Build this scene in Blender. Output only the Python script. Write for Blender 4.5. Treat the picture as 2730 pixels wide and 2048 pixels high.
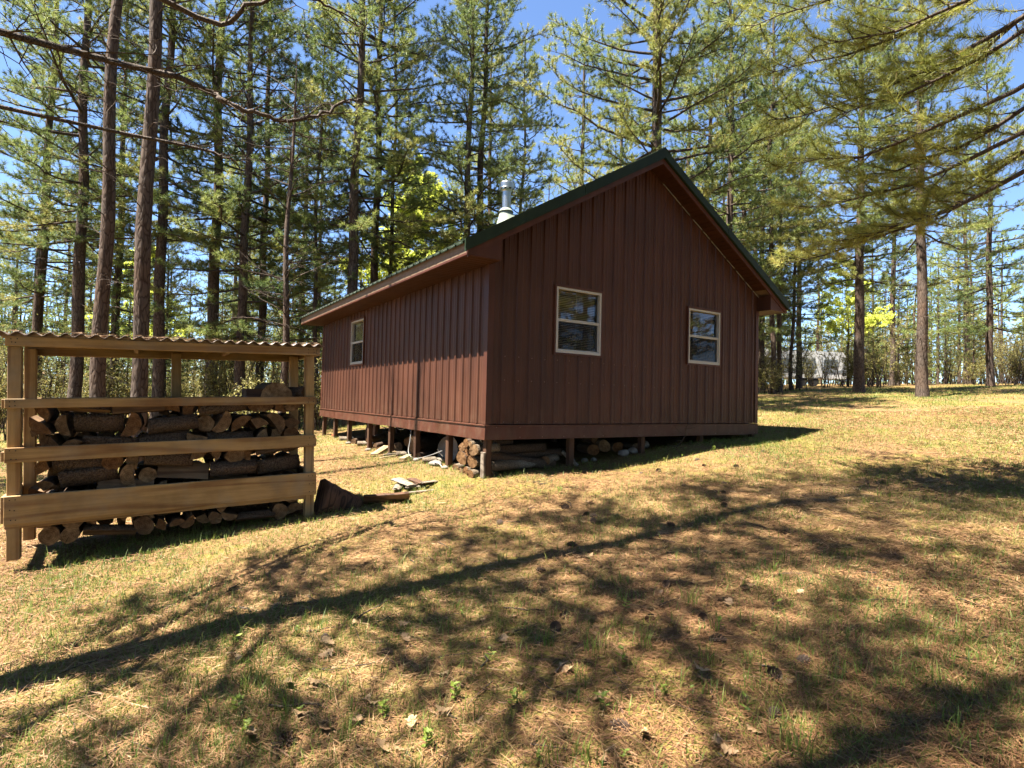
import bpy, math, random
import numpy as np
from mathutils import Vector, Matrix

for o in list(bpy.data.objects): bpy.data.objects.remove(o)
SC = bpy.context.scene; COL = SC.collection
R = math.radians
# ------------------------------------------------------------------ camera
CAM = np.array([-3.876, -6.5792, 0.5558]); YAW, PIT, ROL, FPX = -0.577, 0.0277, 0.0245, 1496.56
fw = np.array([math.sin(-YAW)*math.cos(PIT), math.cos(YAW)*math.cos(PIT), math.sin(PIT)])
rt = np.array([math.cos(YAW), math.sin(YAW), 0.0]); up = np.cross(rt, fw)
c, s = math.cos(ROL), math.sin(ROL); rt2 = c*rt + s*up; up2 = -s*rt + c*up
cam = bpy.data.objects.new('camera', bpy.data.cameras.new('camera')); COL.objects.link(cam)
m = Matrix.Identity(4)
for i in range(3):
    m[i][0], m[i][1], m[i][2], m[i][3] = rt2[i], up2[i], -fw[i], CAM[i]
cam.matrix_world = m
cam.data.sensor_width = 36; cam.data.sensor_fit = 'HORIZONTAL'; cam.data.lens = FPX/2730*36
cam.data.clip_end = 2000; cam.data.clip_start = 0.05
SC.camera = cam
# ------------------------------------------------------------------ world and sun
TOSUN = Vector((-.417, .085, 1)).normalized()
elev = math.asin(TOSUN.z)
w = bpy.data.worlds.new('World'); SC.world = w; w.use_nodes = True
nt = w.node_tree; sky = nt.nodes.new('ShaderNodeTexSky'); sky.sky_type = 'NISHITA'; sky.sun_disc = False
sky.sun_elevation = elev; sky.sun_rotation = math.atan2(TOSUN.x, TOSUN.y)
sky.air_density = .65; sky.dust_density = 0.0; sky.ozone_density = 4.0; sky.altitude = 300
bg = nt.nodes['Background']; nt.links.new(sky.outputs[0], bg.inputs[0]); bg.inputs[1].default_value = 0.055
sun = bpy.data.objects.new('sun', bpy.data.lights.new('sun', 'SUN')); COL.objects.link(sun)
sun.data.energy = 5.0; sun.data.angle = R(0.4); sun.data.color = (1, .93, .82)
sun.rotation_euler = TOSUN.to_track_quat('Z', 'Y').to_euler()
SC.view_settings.view_transform = 'Standard'; SC.view_settings.look = 'None'
SC.view_settings.exposure = 2.85; SC.view_settings.gamma = 1
SC.view_settings.use_curve_mapping = False
SC.cycles.debug_use_spatial_splits = True; SC.cycles.use_adaptive_sampling = True; SC.cycles.adaptive_threshold = .02; SC.cycles.max_bounces = 4; SC.cycles.transparent_max_bounces = 8; SC.cycles.diffuse_bounces = 1; SC.cycles.glossy_bounces = 2; SC.cycles.transmission_bounces = 2
SC.cycles.caustics_reflective = False; SC.cycles.caustics_refractive = False

# ------------------------------------------------------------------ helpers
ORD = ['first','second','third','fourth','fifth','sixth','seventh','eighth','ninth','tenth','eleventh','twelfth','thirteenth','fourteenth','fifteenth','sixteenth','seventeenth','eighteenth','nineteenth','twentieth']
def ordw(i):
    if i < 20: return ORD[i]
    t = {2:'twenty',3:'thirty',4:'forty',5:'fifty',6:'sixty',7:'seventy',8:'eighty'}[(i+1)//10]
    r = (i+1) % 10
    return (t[:-1]+'ieth') if r == 0 else t+'-'+ORD[r-1]
def tag(o, label=None, cat=None, group=None, kind=None):
    if label: o['label'] = label
    if cat: o['category'] = cat
    if group: o['group'] = group
    if kind: o['kind'] = kind
    return o
def link(name, me, parent=None, mat=None):
    o = bpy.data.objects.new(name, me); COL.objects.link(o)
    if parent is not None: o.parent = parent
    if mat is not None and me is not None and not me.materials:
        for x in (mat if isinstance(mat, (list, tuple)) else [mat]): me.materials.append(x)
    return o
def empty(name, loc=(0,0,0), rot=(0,0,0)):
    o = bpy.data.objects.new(name, None); COL.objects.link(o); o.location = loc; o.rotation_euler = rot
    o.empty_display_size = .1
    return o
def mk(name, V, polys, smooth=False, attr=None, mi=None):
    """polys: list of int arrays (n,k)"""
    V = np.asarray(V, np.float32).reshape(-1, 3)
    polys = [np.asarray(p, np.int32) for p in polys if len(p)]
    me = bpy.data.meshes.new(name)
    me.vertices.add(len(V)); me.vertices.foreach_set('co', V.ravel())
    nl = sum(p.size for p in polys); npol = sum(len(p) for p in polys)
    me.loops.add(nl); me.polygons.add(npol)
    me.loops.foreach_set('vertex_index', np.concatenate([p.ravel() for p in polys]))
    tot = np.concatenate([np.full(len(p), p.shape[1], np.int32) for p in polys])
    st = np.concatenate([[0], np.cumsum(tot)[:-1]]).astype(np.int32)
    me.polygons.foreach_set('loop_start', st)
    me.polygons.foreach_set('use_smooth', np.full(npol, bool(smooth)))
    if mi is not None: me.polygons.foreach_set('material_index', np.asarray(mi, np.int32))
    me.update(calc_edges=True); me.validate()
    if attr is not None:
        a = me.attributes.new('var', 'FLOAT', 'POINT'); a.data.foreach_set('value', np.asarray(attr, np.float32))
    return me
class MB:
    def __init__(s): s.v = []; s.p = {}; s.n = 0; s.mi = {}
    def add(s, V, F, mi=0):
        for f in F:
            s.p.setdefault(len(f), []).append([i+s.n for i in f]); s.mi.setdefault(len(f), []).append(mi)
        s.v.extend([tuple(x) for x in V]); s.n += len(V); return s
    def box(s, a, b, mi=0):
        x0,y0,z0 = a; x1,y1,z1 = b
        return s.add([(x0,y0,z0),(x1,y0,z0),(x1,y1,z0),(x0,y1,z0),(x0,y0,z1),(x1,y0,z1),(x1,y1,z1),(x0,y1,z1)],
            [(0,3,2,1),(4,5,6,7),(0,1,5,4),(1,2,6,5),(2,3,7,6),(3,0,4,7)], mi)
    def bbox(s, a, b, r=.004, mi=0):
        """box with chamfered edges"""
        x0,y0,z0 = a; x1,y1,z1 = b
        V=[];
        for sx,X in ((1,x0),(-1,x1)):
            for sy,Y in ((1,y0),(-1,y1)):
                for sz,Z in ((1,z0),(-1,z1)):
                    V += [(X,Y+sy*r,Z+sz*r),(X+sx*r,Y,Z+sz*r),(X+sx*r,Y+sy*r,Z)]
        def I(i,j,k,a): return ((i*2+j)*2+k)*3+a
        F=[]
        for i in (0,1): F.append([I(i,0,0,0),I(i,0,1,0),I(i,1,1,0),I(i,1,0,0)] if i==0 else [I(i,0,0,0),I(i,1,0,0),I(i,1,1,0),I(i,0,1,0)])
        for j in (0,1): F.append([I(0,j,0,1),I(1,j,0,1),I(1,j,1,1),I(0,j,1,1)] if j==0 else [I(0,j,0,1),I(0,j,1,1),I(1,j,1,1),I(1,j,0,1)])
        for k in (0,1): F.append([I(0,0,k,2),I(0,1,k,2),I(1,1,k,2),I(1,0,k,2)] if k==0 else [I(0,0,k,2),I(1,0,k,2),I(1,1,k,2),I(0,1,k,2)])
        for i in (0,1):
            for j in (0,1): F.append([I(i,j,0,0),I(i,j,1,0),I(i,j,1,1),I(i,j,0,1)])
            for k in (0,1): F.append([I(i,0,k,0),I(i,1,k,0),I(i,1,k,2),I(i,0,k,2)])
        for j in (0,1):
            for k in (0,1): F.append([I(0,j,k,1),I(1,j,k,1),I(1,j,k,2),I(0,j,k,2)])
        for i in (0,1):
            for j in (0,1):
                for k in (0,1): F.append([I(i,j,k,0),I(i,j,k,1),I(i,j,k,2)])
        return s.add(V, F, mi)
    def prism(s, pts, axis, a, b, mi=0):
        """polygon pts (2d) extruded along axis 'x'/'y'/'z' from a to b"""
        def P(p, t): return {'x':(t,p[0],p[1]),'y':(p[0],t,p[1]),'z':(p[0],p[1],t)}[axis]
        n=len(pts); V=[P(p,a) for p in pts]+[P(p,b) for p in pts]
        F=[tuple(range(n)), tuple(range(2*n-1,n-1,-1))]+[(i,n+i,n+(i+1)%n,(i+1)%n) for i in range(n)]
        return s.add(V, F, mi)
    def tube(s, pts, rad, n=6, mi=0, cap=True):
        V,Q = tube_arr(np.array(pts,float), np.array(rad,float)*np.ones(len(pts)), n)
        F=[tuple(q) for q in Q]
        if cap:
            F += [tuple(range(n-1,-1,-1)), tuple(range((len(pts)-1)*n, len(pts)*n))]
        return s.add(V, F, mi)
    def lathe(s, prof, n=24, mi=0, ctr=(0,0,0)):
        V=[]
        for r,z in prof:
            for k in range(n): V.append((ctr[0]+r*math.cos(2*math.pi*k/n), ctr[1]+r*math.sin(2*math.pi*k/n), ctr[2]+z))
        F=[]
        for i in range(len(prof)-1):
            for k in range(n): F.append((i*n+k, i*n+(k+1)%n, (i+1)*n+(k+1)%n, (i+1)*n+k))
        return s.add(V, F, mi)
    def mesh(s, name, smooth=False):
        ks = sorted(s.p); me = mk(name, s.v, [np.array(s.p[k]) for k in ks], smooth, mi=sum([s.mi[k] for k in ks], []))
        return me
    def build(s, name, mat, parent=None, smooth=False):
        o = link(name, s.mesh(name, smooth), parent, mat)
        return o
def tube_arr(P, rad, n):
    T = np.gradient(P, axis=0); T /= (np.linalg.norm(T, axis=1, keepdims=True)+1e-9)
    ref = np.array([0,0,1.]) if abs(T[0][2]) < .8 else np.array([1.,0,0])
    A = np.cross(T, ref); A /= (np.linalg.norm(A, axis=1, keepdims=True)+1e-9); B = np.cross(T, A)
    th = np.arange(n)*2*np.pi/n
    V = P[:,None,:] + rad[:,None,None]*(np.cos(th)[None,:,None]*A[:,None,:] + np.sin(th)[None,:,None]*B[:,None,:])
    k = np.arange(len(P)-1)[:,None]*n; j = np.arange(n)[None,:]; j2 = (j+1) % n
    Q = np.stack([k+j, k+j2, k+n+j2, k+n+j], -1).reshape(-1,4)
    return V.reshape(-1,3), Q
class TubeSet:
    def __init__(s): s.V=[]; s.Q=[]; s.n=0; s.a=[]
    def add(s, P, rad, n=4, a=0.5):
        V,Q = tube_arr(np.asarray(P,float), np.asarray(rad,float)*np.ones(len(P)), n)
        s.V.append(V); s.Q.append(Q+s.n); s.n += len(V); s.a.append(np.full(len(V), a))
    def mesh(s, name):
        return mk(name, np.concatenate(s.V), [np.concatenate(s.Q)], True, np.concatenate(s.a))

# ------------------------------------------------------------------ materials
KALB = .64      # the photograph is exposed for dark surfaces: all albedos share this factor
class N:
    def __init__(s, name):
        s.m = bpy.data.materials.new(name); s.m.use_nodes = True; s.t = s.m.node_tree
        s.b = s.t.nodes['Principled BSDF']; s.out = s.t.nodes['Material Output']
    def n(s, typ, **kw):
        x = s.t.nodes.new('ShaderNode'+typ)
        for k, v in kw.items():
            if k.startswith('i_'):
                k = k[2:]; x.inputs[int(k) if k.isdigit() else k.replace('_',' ')].default_value = v
            else: setattr(x, k, v)
        return x
    def l(s, a, b): s.t.links.new(a, b)
    def coord(s, kind='Object', scale=(1,1,1)):
        tc = s.n('TexCoord'); mp = s.n('Mapping'); mp.inputs['Scale'].default_value = scale
        s.l(tc.outputs[kind], mp.inputs[0]); return mp.outputs[0]
    def noise(s, co, scale, detail=4, rough=.55, dist=0):
        x = s.n('TexNoise'); x.inputs['Scale'].default_value = scale; x.inputs['Detail'].default_value = detail
        x.inputs['Roughness'].default_value = rough; x.inputs['Distortion'].default_value = dist
        s.l(co, x.inputs['Vector']); return x.outputs[0]
    def ramp(s, fac, stops):
        x = s.n('ValToRGB'); e = x.color_ramp.elements
        while len(e) < len(stops): e.new(.5)
        for k, (p, c) in enumerate(stops): e[k].position = p; e[k].color = (*c, 1) if len(c) == 3 else c
        s.l(fac, x.inputs[0]); return x.outputs[0]
    def mix(s, fac, a, b, mode='MIX'):
        x = s.n('Mix', data_type='RGBA', blend_type=mode)
        for v, k in ((fac, 0), (a, 6), (b, 7)):
            if isinstance(v, (int, float)): x.inputs[k].default_value = v
            elif isinstance(v, tuple): x.inputs[k].default_value = (*v, 1)
            else: s.l(v, x.inputs[k])
        return x.outputs[2]
    def bump(s, h, strength=.3, dist=.01):
        x = s.n('Bump'); x.inputs['Strength'].default_value = strength; x.inputs['Distance'].default_value = dist
        s.l(h, x.inputs['Height']); s.l(x.outputs[0], s.b.inputs['Normal']); return x
    def col(s, c, k=None):
        k = KALB if k is None else k
        if isinstance(c, tuple): s.b.inputs['Base Color'].default_value = (*[v*k for v in c], 1)
        else: s.l(s.mix(1., c, (k,k,k), 'MULTIPLY'), s.b.inputs['Base Color'])
        return s
    def set(s, **kw):
        for k, v in kw.items(): s.b.inputs[k.replace('_',' ')].default_value = v
        return s
M = {}
def metal_paint(name, c, rough=.42, vary=.2, streak=True):
    x = N(name); co = x.coord('Object', (1,1,.12)); n1 = x.noise(co, 6, 5); n2 = x.noise(x.coord('Object'), 1.3, 3)
    d = tuple(v*(1-vary) for v in c); l = tuple(min(1, v*(1+vary)) for v in c)
    a = x.ramp(n1, [(.3, d), (.7, l)]); b = x.ramp(n2, [(.33, (.78,.79,.8)), (.66, (1.0,1.0,1.0))])
    oi = x.n('ObjectInfo'); pv = x.ramp(oi.outputs['Random'], [(0,(.88,.88,.88)),(1,(1.08,1.06,1.04))])
    full = x.mix(1., x.mix(1., a, b, 'MULTIPLY'), pv, 'MULTIPLY')
    if name in ('brown_steel','brown_trim'):
        sp = x.n('SeparateXYZ'); x.l(x.coord('Object'), sp.inputs[0]); mr = x.n('MapRange'); mr.inputs[1].default_value=.75; mr.inputs[2].default_value=.05; x.l(sp.outputs[2], mr.inputs[0])
        sn = x.noise(x.coord('Object',(1,1,.5)), 9, 6, .7); pw = x.n('Math', operation='MULTIPLY'); x.l(mr.outputs[0], pw.inputs[0]); x.l(x.ramp(sn, [(.45,(0,0,0)),(.75,(.5,.5,.5))]), pw.inputs[1])
        full = x.mix(pw.outputs[0], full, (.17,.115,.075))
    x.col(full); x.set(Roughness=rough, Specular_IOR_Level=.2)
    rr = x.n('MapRange'); rr.inputs[3].default_value = rough-.07; rr.inputs[4].default_value = rough+.12
    x.l(n1, rr.inputs[0]); x.l(rr.outputs[0], x.b.inputs['Roughness'])
    x.bump(x.noise(x.coord('Object', (1,1,.4)), 4, 2), .12, .01)
    M[name] = x.m
metal_paint('brown_steel', (.101,.0400,.0235))
metal_paint('brown_trim', (.110,.040,.0245), .38)
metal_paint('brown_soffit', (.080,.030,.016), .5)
metal_paint('green_steel', (.021,.036,.015), .45)
metal_paint('pale_flashing', (.40,.46,.38), .4, .06)
def wood(name, c1, c2, scale=1., axis=0, ring=9, rough=.75, dark=None, wear=.5):
    kf = 1.0 if name.startswith('lumber') else .72; c1 = tuple(v*kf for v in c1); c2 = tuple(v*kf for v in c2)
    x = N(name); sc = [9*scale]*3; sc[axis] = .55*scale
    co = x.coord('Object', tuple(sc)); oi = x.n('ObjectInfo'); add = x.n('VectorMath', operation='ADD')
    mul = x.n('VectorMath', operation='SCALE'); x.l(oi.outputs['Random'], mul.inputs[0]); mul.inputs['Scale'].default_value = 37
    x.l(co, add.inputs[0]); x.l(mul.outputs[0], add.inputs[1]); co = add.outputs[0]
    wv = x.n('TexNoise'); wv.inputs['Scale'].default_value = .5; wv.inputs['Detail'].default_value = 1; wv.inputs['Distortion'].default_value=.3
    x.l(co, wv.inputs['Vector'])
    mm = x.n('Math', operation='MULTIPLY'); mm.inputs[1].default_value = ring*3; x.l(wv.outputs[0], mm.inputs[0])
    sn = x.n('Math', operation='SINE'); x.l(mm.outputs[0], sn.inputs[0])
    ab = x.n('Math', operation='MULTIPLY_ADD'); ab.inputs[1].default_value=.5; ab.inputs[2].default_value=.5; x.l(sn.outputs[0], ab.inputs[0])
    base = x.ramp(ab.outputs[0], [(.0, c2), (.35, c1), (1, c1)])
    fine = x.noise(co, 5, 5, .7)
    base = x.mix(.7, base, x.ramp(fine, [(.25, (.55,.5,.45)), (.6, (1,1,1))]), 'MULTIPLY')
    if name.startswith('lumber'):
        kc = [5.5]*3; kc[axis] = 2.6
        vk = x.n('TexVoronoi'); vk.inputs['Scale'].default_value = 1.; vk.inputs['Randomness'].default_value = 1.; ka = x.n('VectorMath', operation='ADD'); x.l(x.coord('Object', tuple(kc)), ka.inputs[0]); x.l(mul.outputs[0], ka.inputs[1]); x.l(ka.outputs[0], vk.inputs['Vector'])
        base = x.mix(.85, base, x.ramp(vk.outputs['Distance'], [(.03,(.28,.18,.12)),(.075,(.62,.5,.4)),(.12,(1,1,1))]), 'MULTIPLY')
        base = x.mix(x.ramp(x.noise(x.coord('Object'), 2.3, 6, .65), [(.48,(0,0,0)),(.72,(.6,.6,.6))]), base, (.3,.25,.18))
    st = x.noise(x.coord('Object'), 3.2, 5, .6)
    base = x.mix(wear, base, x.ramp(st, [(.3, (.5,.47,.42)), (.55, (1,1,1))]), 'MULTIPLY')
    x.col(base).set(Roughness=rough, Specular_IOR_Level=.25); x.bump(fine, .35, .004); M[name] = x.m
wood('lumber', (.48,.30,.12), (.31,.165,.06), 1., 0)
wood('lumber_upright', (.48,.30,.12), (.31,.165,.06), 1., 2)
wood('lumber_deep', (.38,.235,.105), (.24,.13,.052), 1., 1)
wood('old_post', (.17,.085,.045), (.09,.042,.022), 1.1, 2, wear=.8)
wood('grey_wood', (.42,.35,.27), (.2,.15,.11), 1.2, 0, wear=.6)
wood('pale_board', (.55,.42,.25), (.4,.27,.13), 1., 0, wear=.3)
wood('split_wood', (.33,.2,.105), (.16,.085,.04), 1.6, 1, wear=.8)
wood('rotten_wood', (.17,.085,.045), (.045,.022,.013), 1.3, 0, 14, wear=.9)
def bark(name, c1, c2, c3, sc=1., flat=.28):
    x = N(name); co = x.coord('Object', (1,1,flat))
    v = x.n('TexVoronoi', feature='DISTANCE_TO_EDGE'); v.inputs['Scale'].default_value = 16*sc
    nz = x.n('TexNoise'); nz.inputs['Scale'].default_value = 8*sc; x.l(co, nz.inputs['Vector'])
    ad = x.n('VectorMath', operation='MULTIPLY_ADD'); ad.inputs[1].default_value=(.12,.12,.12); x.l(nz.outputs['Color'], ad.inputs[0]); x.l(co, ad.inputs[2])
    x.l(ad.outputs[0], v.inputs['Vector'])
    n1 = x.noise(co, 22*sc, 6, .7); n2 = x.noise(x.coord('Object'), 1.1, 3)
    a = x.ramp(n1, [(.3, c1), (.7, c2)]); a = x.mix(x.ramp(n2, [(.4,(0,0,0)),(.65,(1,1,1))]), a, c3)
    a = x.mix(1., a, x.ramp(v.outputs['Distance'], [(.0,(.35,.32,.3)),(.12,(1,1,1))]), 'MULTIPLY')
    x.col(a).set(Roughness=.9, Specular_IOR_Level=.15); x.bump(v.outputs['Distance'], .8, .02); M[name] = x.m
bark('pine_bark', (.075,.056,.045), (.165,.13,.105), (.14,.09,.062))
bark('twig_bark', (.06,.045,.035), (.15,.115,.09), (.12,.09,.068), 2)
bark('log_bark', (.07,.045,.03), (.18,.13,.09), (.14,.09,.06), 2.2, 1)
bark('birch_bark', (.24,.2,.15), (.42,.36,.28), (.2,.15,.1), 2, 1)
x = N('log_end'); co = x.coord('Object'); sep = x.n('SeparateXYZ'); x.l(co, sep.inputs[0])
ln = x.n('VectorMath', operation='LENGTH'); cm = x.n('CombineXYZ'); x.l(sep.outputs[0], cm.inputs[0]); x.l(sep.outputs[2], cm.inputs[2])
x.l(cm.outputs[0], ln.inputs[0]); nz = x.noise(co, 9, 3)
ma = x.n('Math', operation='MULTIPLY_ADD'); x.l(ln.outputs['Value'], ma.inputs[0]); ma.inputs[1].default_value = 420; 
m2 = x.n('Math', operation='MULTIPLY'); m2.inputs[1].default_value = 9; x.l(nz, m2.inputs[0]); x.l(m2.outputs[0], ma.inputs[2])
sn = x.n('Math', operation='SINE'); x.l(ma.outputs[0], sn.inputs[0])
oi = x.n('ObjectInfo')
b1 = x.ramp(oi.outputs['Random'], [(0,(.34,.2,.095)),(.35,(.3,.155,.065)),(.7,(.4,.27,.15)),(1,(.25,.15,.08))])
b1 = x.mix(.55, b1, x.ramp(sn.outputs[0], [(.2,(.62,.55,.46)),(.8,(1,1,1))]), 'MULTIPLY')
at_ = x.n('Math', operation='ARCTAN2'); x.l(sep.outputs[2], at_.inputs[0]); x.l(sep.outputs[0], at_.inputs[1])
cb = x.n('CombineXYZ'); x.l(at_.outputs[0], cb.inputs[0]); x.l(oi.outputs['Random'], cb.inputs[1]); mlt = x.n('VectorMath', operation='MULTIPLY'); mlt.inputs[1].default_value=(2.6,40,1); x.l(cb.outputs[0], mlt.inputs[0])
b1 = x.mix(.85, b1, x.ramp(x.noise(mlt.outputs[0], 1.6, 3, .7), [(.30,(.22,.18,.15)),(.40,(1,1,1))]), 'MULTIPLY')
b1 = x.mix(.8, b1, x.ramp(x.noise(co, 26, 4), [(.32,(.40,.35,.3)),(.6,(1,1,1))]), 'MULTIPLY')
b1 = x.mix(.75, b1, x.ramp(x.noise(co, 7, 2), [(.35,(.45,.4,.36)),(.65,(1,1,1))]), 'MULTIPLY')
x.col(b1).set(Roughness=.85, Specular_IOR_Level=.15); M['log_end'] = x.m
def leafy(name, stops, trans=.35, rough=.55, spec=.3, attr='var'):
    kf = {'straw':.76,'grass_blades':.85,'spring_leaves':2.3,'pine_needles':1.5,'brush_leaves':1.1,'bright_needles':1.25}.get(name, .8); stops = [(p, tuple(v*kf*KALB for v in c_)) for p, c_ in stops]
    x = N(name); at = x.n('Attribute', attribute_name=attr)
    cc = x.ramp(at.outputs['Fac'], stops); x.col(cc, 1.).set(Roughness=rough, Specular_IOR_Level=spec)
    tr = x.n('BsdfTranslucent'); x.l(cc, tr.inputs[0]); mx = x.n('MixShader'); mx.inputs[0].default_value = trans
    x.l(x.b.outputs[0], mx.inputs[1]); x.l(tr.outputs[0], mx.inputs[2]); x.l(mx.outputs[0], x.out.inputs[0]); M[name] = x.m
leafy('pine_needles', [(0,(.062,.098,.03)),(.4,(.135,.18,.05)),(.75,(.24,.275,.072)),(.93,(.33,.325,.09)),(1,(.32,.19,.06))], .38)
leafy('bright_needles', [(0,(.15,.18,.035)),(.5,(.29,.31,.06)),(.9,(.42,.40,.09)),(1,(.4,.26,.08))], .38)
leafy('spring_leaves', [(0,(.25,.32,.05)),(.5,(.38,.42,.07)),(1,(.45,.44,.1))], .5)
leafy('brush_leaves', [(0,(.13,.13,.04)),(.5,(.29,.27,.08)),(.8,(.38,.33,.1)),(1,(.3,.18,.08))], .4)
leafy('grass_blades', [(0,(.10,.17,.03)),(.4,(.22,.31,.05)),(.7,(.38,.39,.09)),(1,(.48,.38,.15))], .4)
leafy('straw', [(0,(.13,.055,.026)),(.35,(.30,.145,.062)),(.7,(.45,.255,.115)),(1,(.60,.42,.22))], .1, .6)
leafy('plant_leaves', [(0,(.13,.2,.03)),(.6,(.27,.36,.05)),(1,(.4,.46,.09))], .4)
x = N('dead_leaf'); oi = x.n('ObjectInfo'); x.col(x.mix(.6, x.ramp(oi.outputs['Random'], [(0,(.3,.18,.085)),(.5,(.42,.28,.14)),(1,(.24,.13,.06))]), x.ramp(x.noise(x.coord('Object'), 40, 3), [(.3,(.6,.55,.5)),(.7,(1,1,1))]), 'MULTIPLY')).set(Roughness=.7); M['dead_leaf'] = x.m
x = N('cone_scale'); x.col(x.ramp(x.noise(x.coord('Object'), 60, 3), [(.3,(.045,.026,.017)),(.7,(.15,.09,.055))])).set(Roughness=.8); M['cone_scale'] = x.m
# ground
x = N('needle_ground'); co = x.coord('Object')
big = x.noise(co, .55, 5, .6); mid = x.noise(co, 3.2, 6, .65); fine = x.noise(co, 60, 4, .7)
def streak(ang, sc=95):
    tc = x.n('TexCoord'); mp = x.n('Mapping'); mp.inputs['Rotation'].default_value = (0,0,ang); mp.inputs['Scale'].default_value = (sc*.14, sc, 1)
    x.l(tc.outputs['Object'], mp.inputs[0]); return x.noise(mp.outputs[0], 1, 3, .6, .6)
s1 = streak(.4); s2 = streak(1.6); s3 = streak(2.6)
mxs = x.n('Math', operation='MAXIMUM'); x.l(s1, mxs.inputs[0]); x.l(s2, mxs.inputs[1]); mx2 = x.n('Math', operation='MAXIMUM'); x.l(mxs.outputs[0], mx2.inputs[0]); x.l(s3, mx2.inputs[1])
straw = x.ramp(mx2.outputs[0], [(.42,(.07,.036,.016)),(.54,(.215,.125,.055)),(.66,(.38,.25,.115))])
green = x.ramp(fine, [(.3,(.07,.075,.014)),(.52,(.225,.20,.044)),(.75,(.37,.31,.095))])
gm = x.n('Math', operation='MULTIPLY_ADD'); x.l(big, gm.inputs[0]); gm.inputs[1].default_value=.6; m3_ = x.n('Math', operation='MULTIPLY'); m3_.inputs[1].default_value=.4; x.l(mid, m3_.inputs[0]); x.l(m3_.outputs[0], gm.inputs[2])
cc = x.mix(x.ramp(gm.outputs[0], [(.47,(0,0,0)),(.58,(.8,.8,.8))]), straw, green)
# dry lawn with more green further off
sep = x.n('SeparateXYZ'); x.l(co, sep.inputs[0])
cc = x.mix(.55, cc, x.ramp(mid, [(.3,(.55,.5,.45)),(.6,(1,1,1))]), 'MULTIPLY')
x.col(cc).set(Roughness=.9, Specular_IOR_Level=.1); x.bump(mx2.outputs[0], .9, .02); M['needle_ground'] = x.m
x = N('window_vinyl'); x.col((.56,.53,.47)).set(Roughness=.4); M['vinyl'] = x.m
x = N('blind_slat'); x.col((.8,.72,.6), 1.).set(Roughness=.5); M['blind'] = x.m
x = N('glass_pane'); gl = x.n('BsdfGlossy'); gl.inputs['Roughness'].default_value = .015; gl.inputs[0].default_value=(.95,.97,1,1)
trn = x.n('BsdfTransparent'); trn.inputs[0].default_value = (.9,.9,.88,1); fr = x.n('Fresnel'); fr.inputs[0].default_value = 1.55
mxx = x.n('MixShader'); x.l(fr.outputs[0], mxx.inputs[0]); x.l(trn.outputs[0], mxx.inputs[1]); x.l(gl.outputs[0], mxx.inputs[2]); x.l(mxx.outputs[0], x.out.inputs[0]); M['glass'] = x.m
x = N('insect_screen'); d1 = x.n('BsdfDiffuse'); d1.inputs[0].default_value=(.03,.03,.03,1); t1 = x.n('BsdfTransparent'); mxx = x.n('MixShader'); mxx.inputs[0].default_value=.5
x.l(t1.outputs[0], mxx.inputs[1]); x.l(d1.outputs[0], mxx.inputs[2]); x.l(mxx.outputs[0], x.out.inputs[0]); M['screen'] = x.m
x = N('stainless'); x.col((.5,.5,.48), .9).set(Metallic=1., Roughness=.3); x.bump(x.noise(x.coord('Object',(1,1,.05)), 30, 2), .15, .003); M['stainless'] = x.m
x = N('dark_gap'); x.col((.012,.011,.010)).set(Roughness=.8); M['dark'] = x.m
x = N('screw_head'); x.col((.26,.17,.13)).set(Metallic=.3, Roughness=.35); M['screw'] = x.m
x = N('interior_wood'); x.col(x.ramp(x.noise(x.coord('Object',(1,6,1)), 6, 3), [(.3,(.16,.10,.055)),(.7,(.26,.17,.1))])).set(Roughness=.7); M['interior'] = x.m
x = N('corrugated_brown'); x.col(x.ramp(x.noise(x.coord('Object'), 7, 6), [(.3,(.085,.055,.042)),(.7,(.17,.115,.09))])).set(Roughness=.6); M['corrugated'] = x.m
x = N('stone'); x.col(x.ramp(x.noise(x.coord('Object'), 9, 6), [(.3,(.13,.11,.09)),(.7,(.28,.24,.2))])).set(Roughness=.85); M['stone'] = x.m
x = N('white_cable'); x.col((.34,.33,.31)).set(Roughness=.5); M['cable'] = x.m
x = N('concrete'); x.col(x.ramp(x.noise(x.coord('Object'), 30, 5), [(.3,(.28,.26,.24)),(.7,(.45,.43,.4))])).set(Roughness=.9); M['concrete'] = x.m
x = N('white_paint'); x.col((.78,.78,.77)).set(Roughness=.35); M['white'] = x.m
x = N('grey_stripe'); x.col((.2,.22,.23)).set(Roughness=.3); M['grey'] = x.m
x = N('rubber'); x.col((.02,.02,.02)).set(Roughness=.8); M['rubber'] = x.m
x = N('rusty_orange'); x.col((.55,.13,.04)).set(Roughness=.6); M['orange'] = x.m

# ------------------------------------------------------------------ ground
def gz(x, y):
    x = np.asarray(x, float); y = np.asarray(y, float)
    xx = 45*np.tanh(x/45)
    z = -.54 + .085*xx + np.where(y < 0, .02*np.maximum(y, -40), .004*np.minimum(y, 60))
    z = z + .018*np.sin(1.7*x+.6*y+1) + .016*np.sin(1.1*y-2.3*x*.5) + .008*np.sin(4.1*x+1.3)*np.sin(3.7*y) + .005*np.sin(9*x+2*y)*np.sin(8*y-x)
    far = np.clip((np.hypot(x, y)-40)/60, 0, 1); z = z + far*1.2*np.sin(.05*x+.3)*np.cos(.04*y)
    # little mounds before the gable
    z = z + .05*np.exp(-((x-.75)**2/.12+(y+.75)**2/.12))
    return z
def G(x, y): return float(gz(x, y))
t = np.linspace(-1, 1, 281); ax = np.sign(t)*(np.abs(t)*9 + np.abs(t)**5*171)
X, Y = np.meshgrid(ax-1.0, ax-1.5, indexing='ij'); Z = gz(X, Y)
n = len(t); k = np.arange(n*n).reshape(n, n)
q = np.stack([k[:-1,:-1], k[1:,:-1], k[1:,1:], k[:-1,1:]], -1).reshape(-1, 4)
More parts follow.
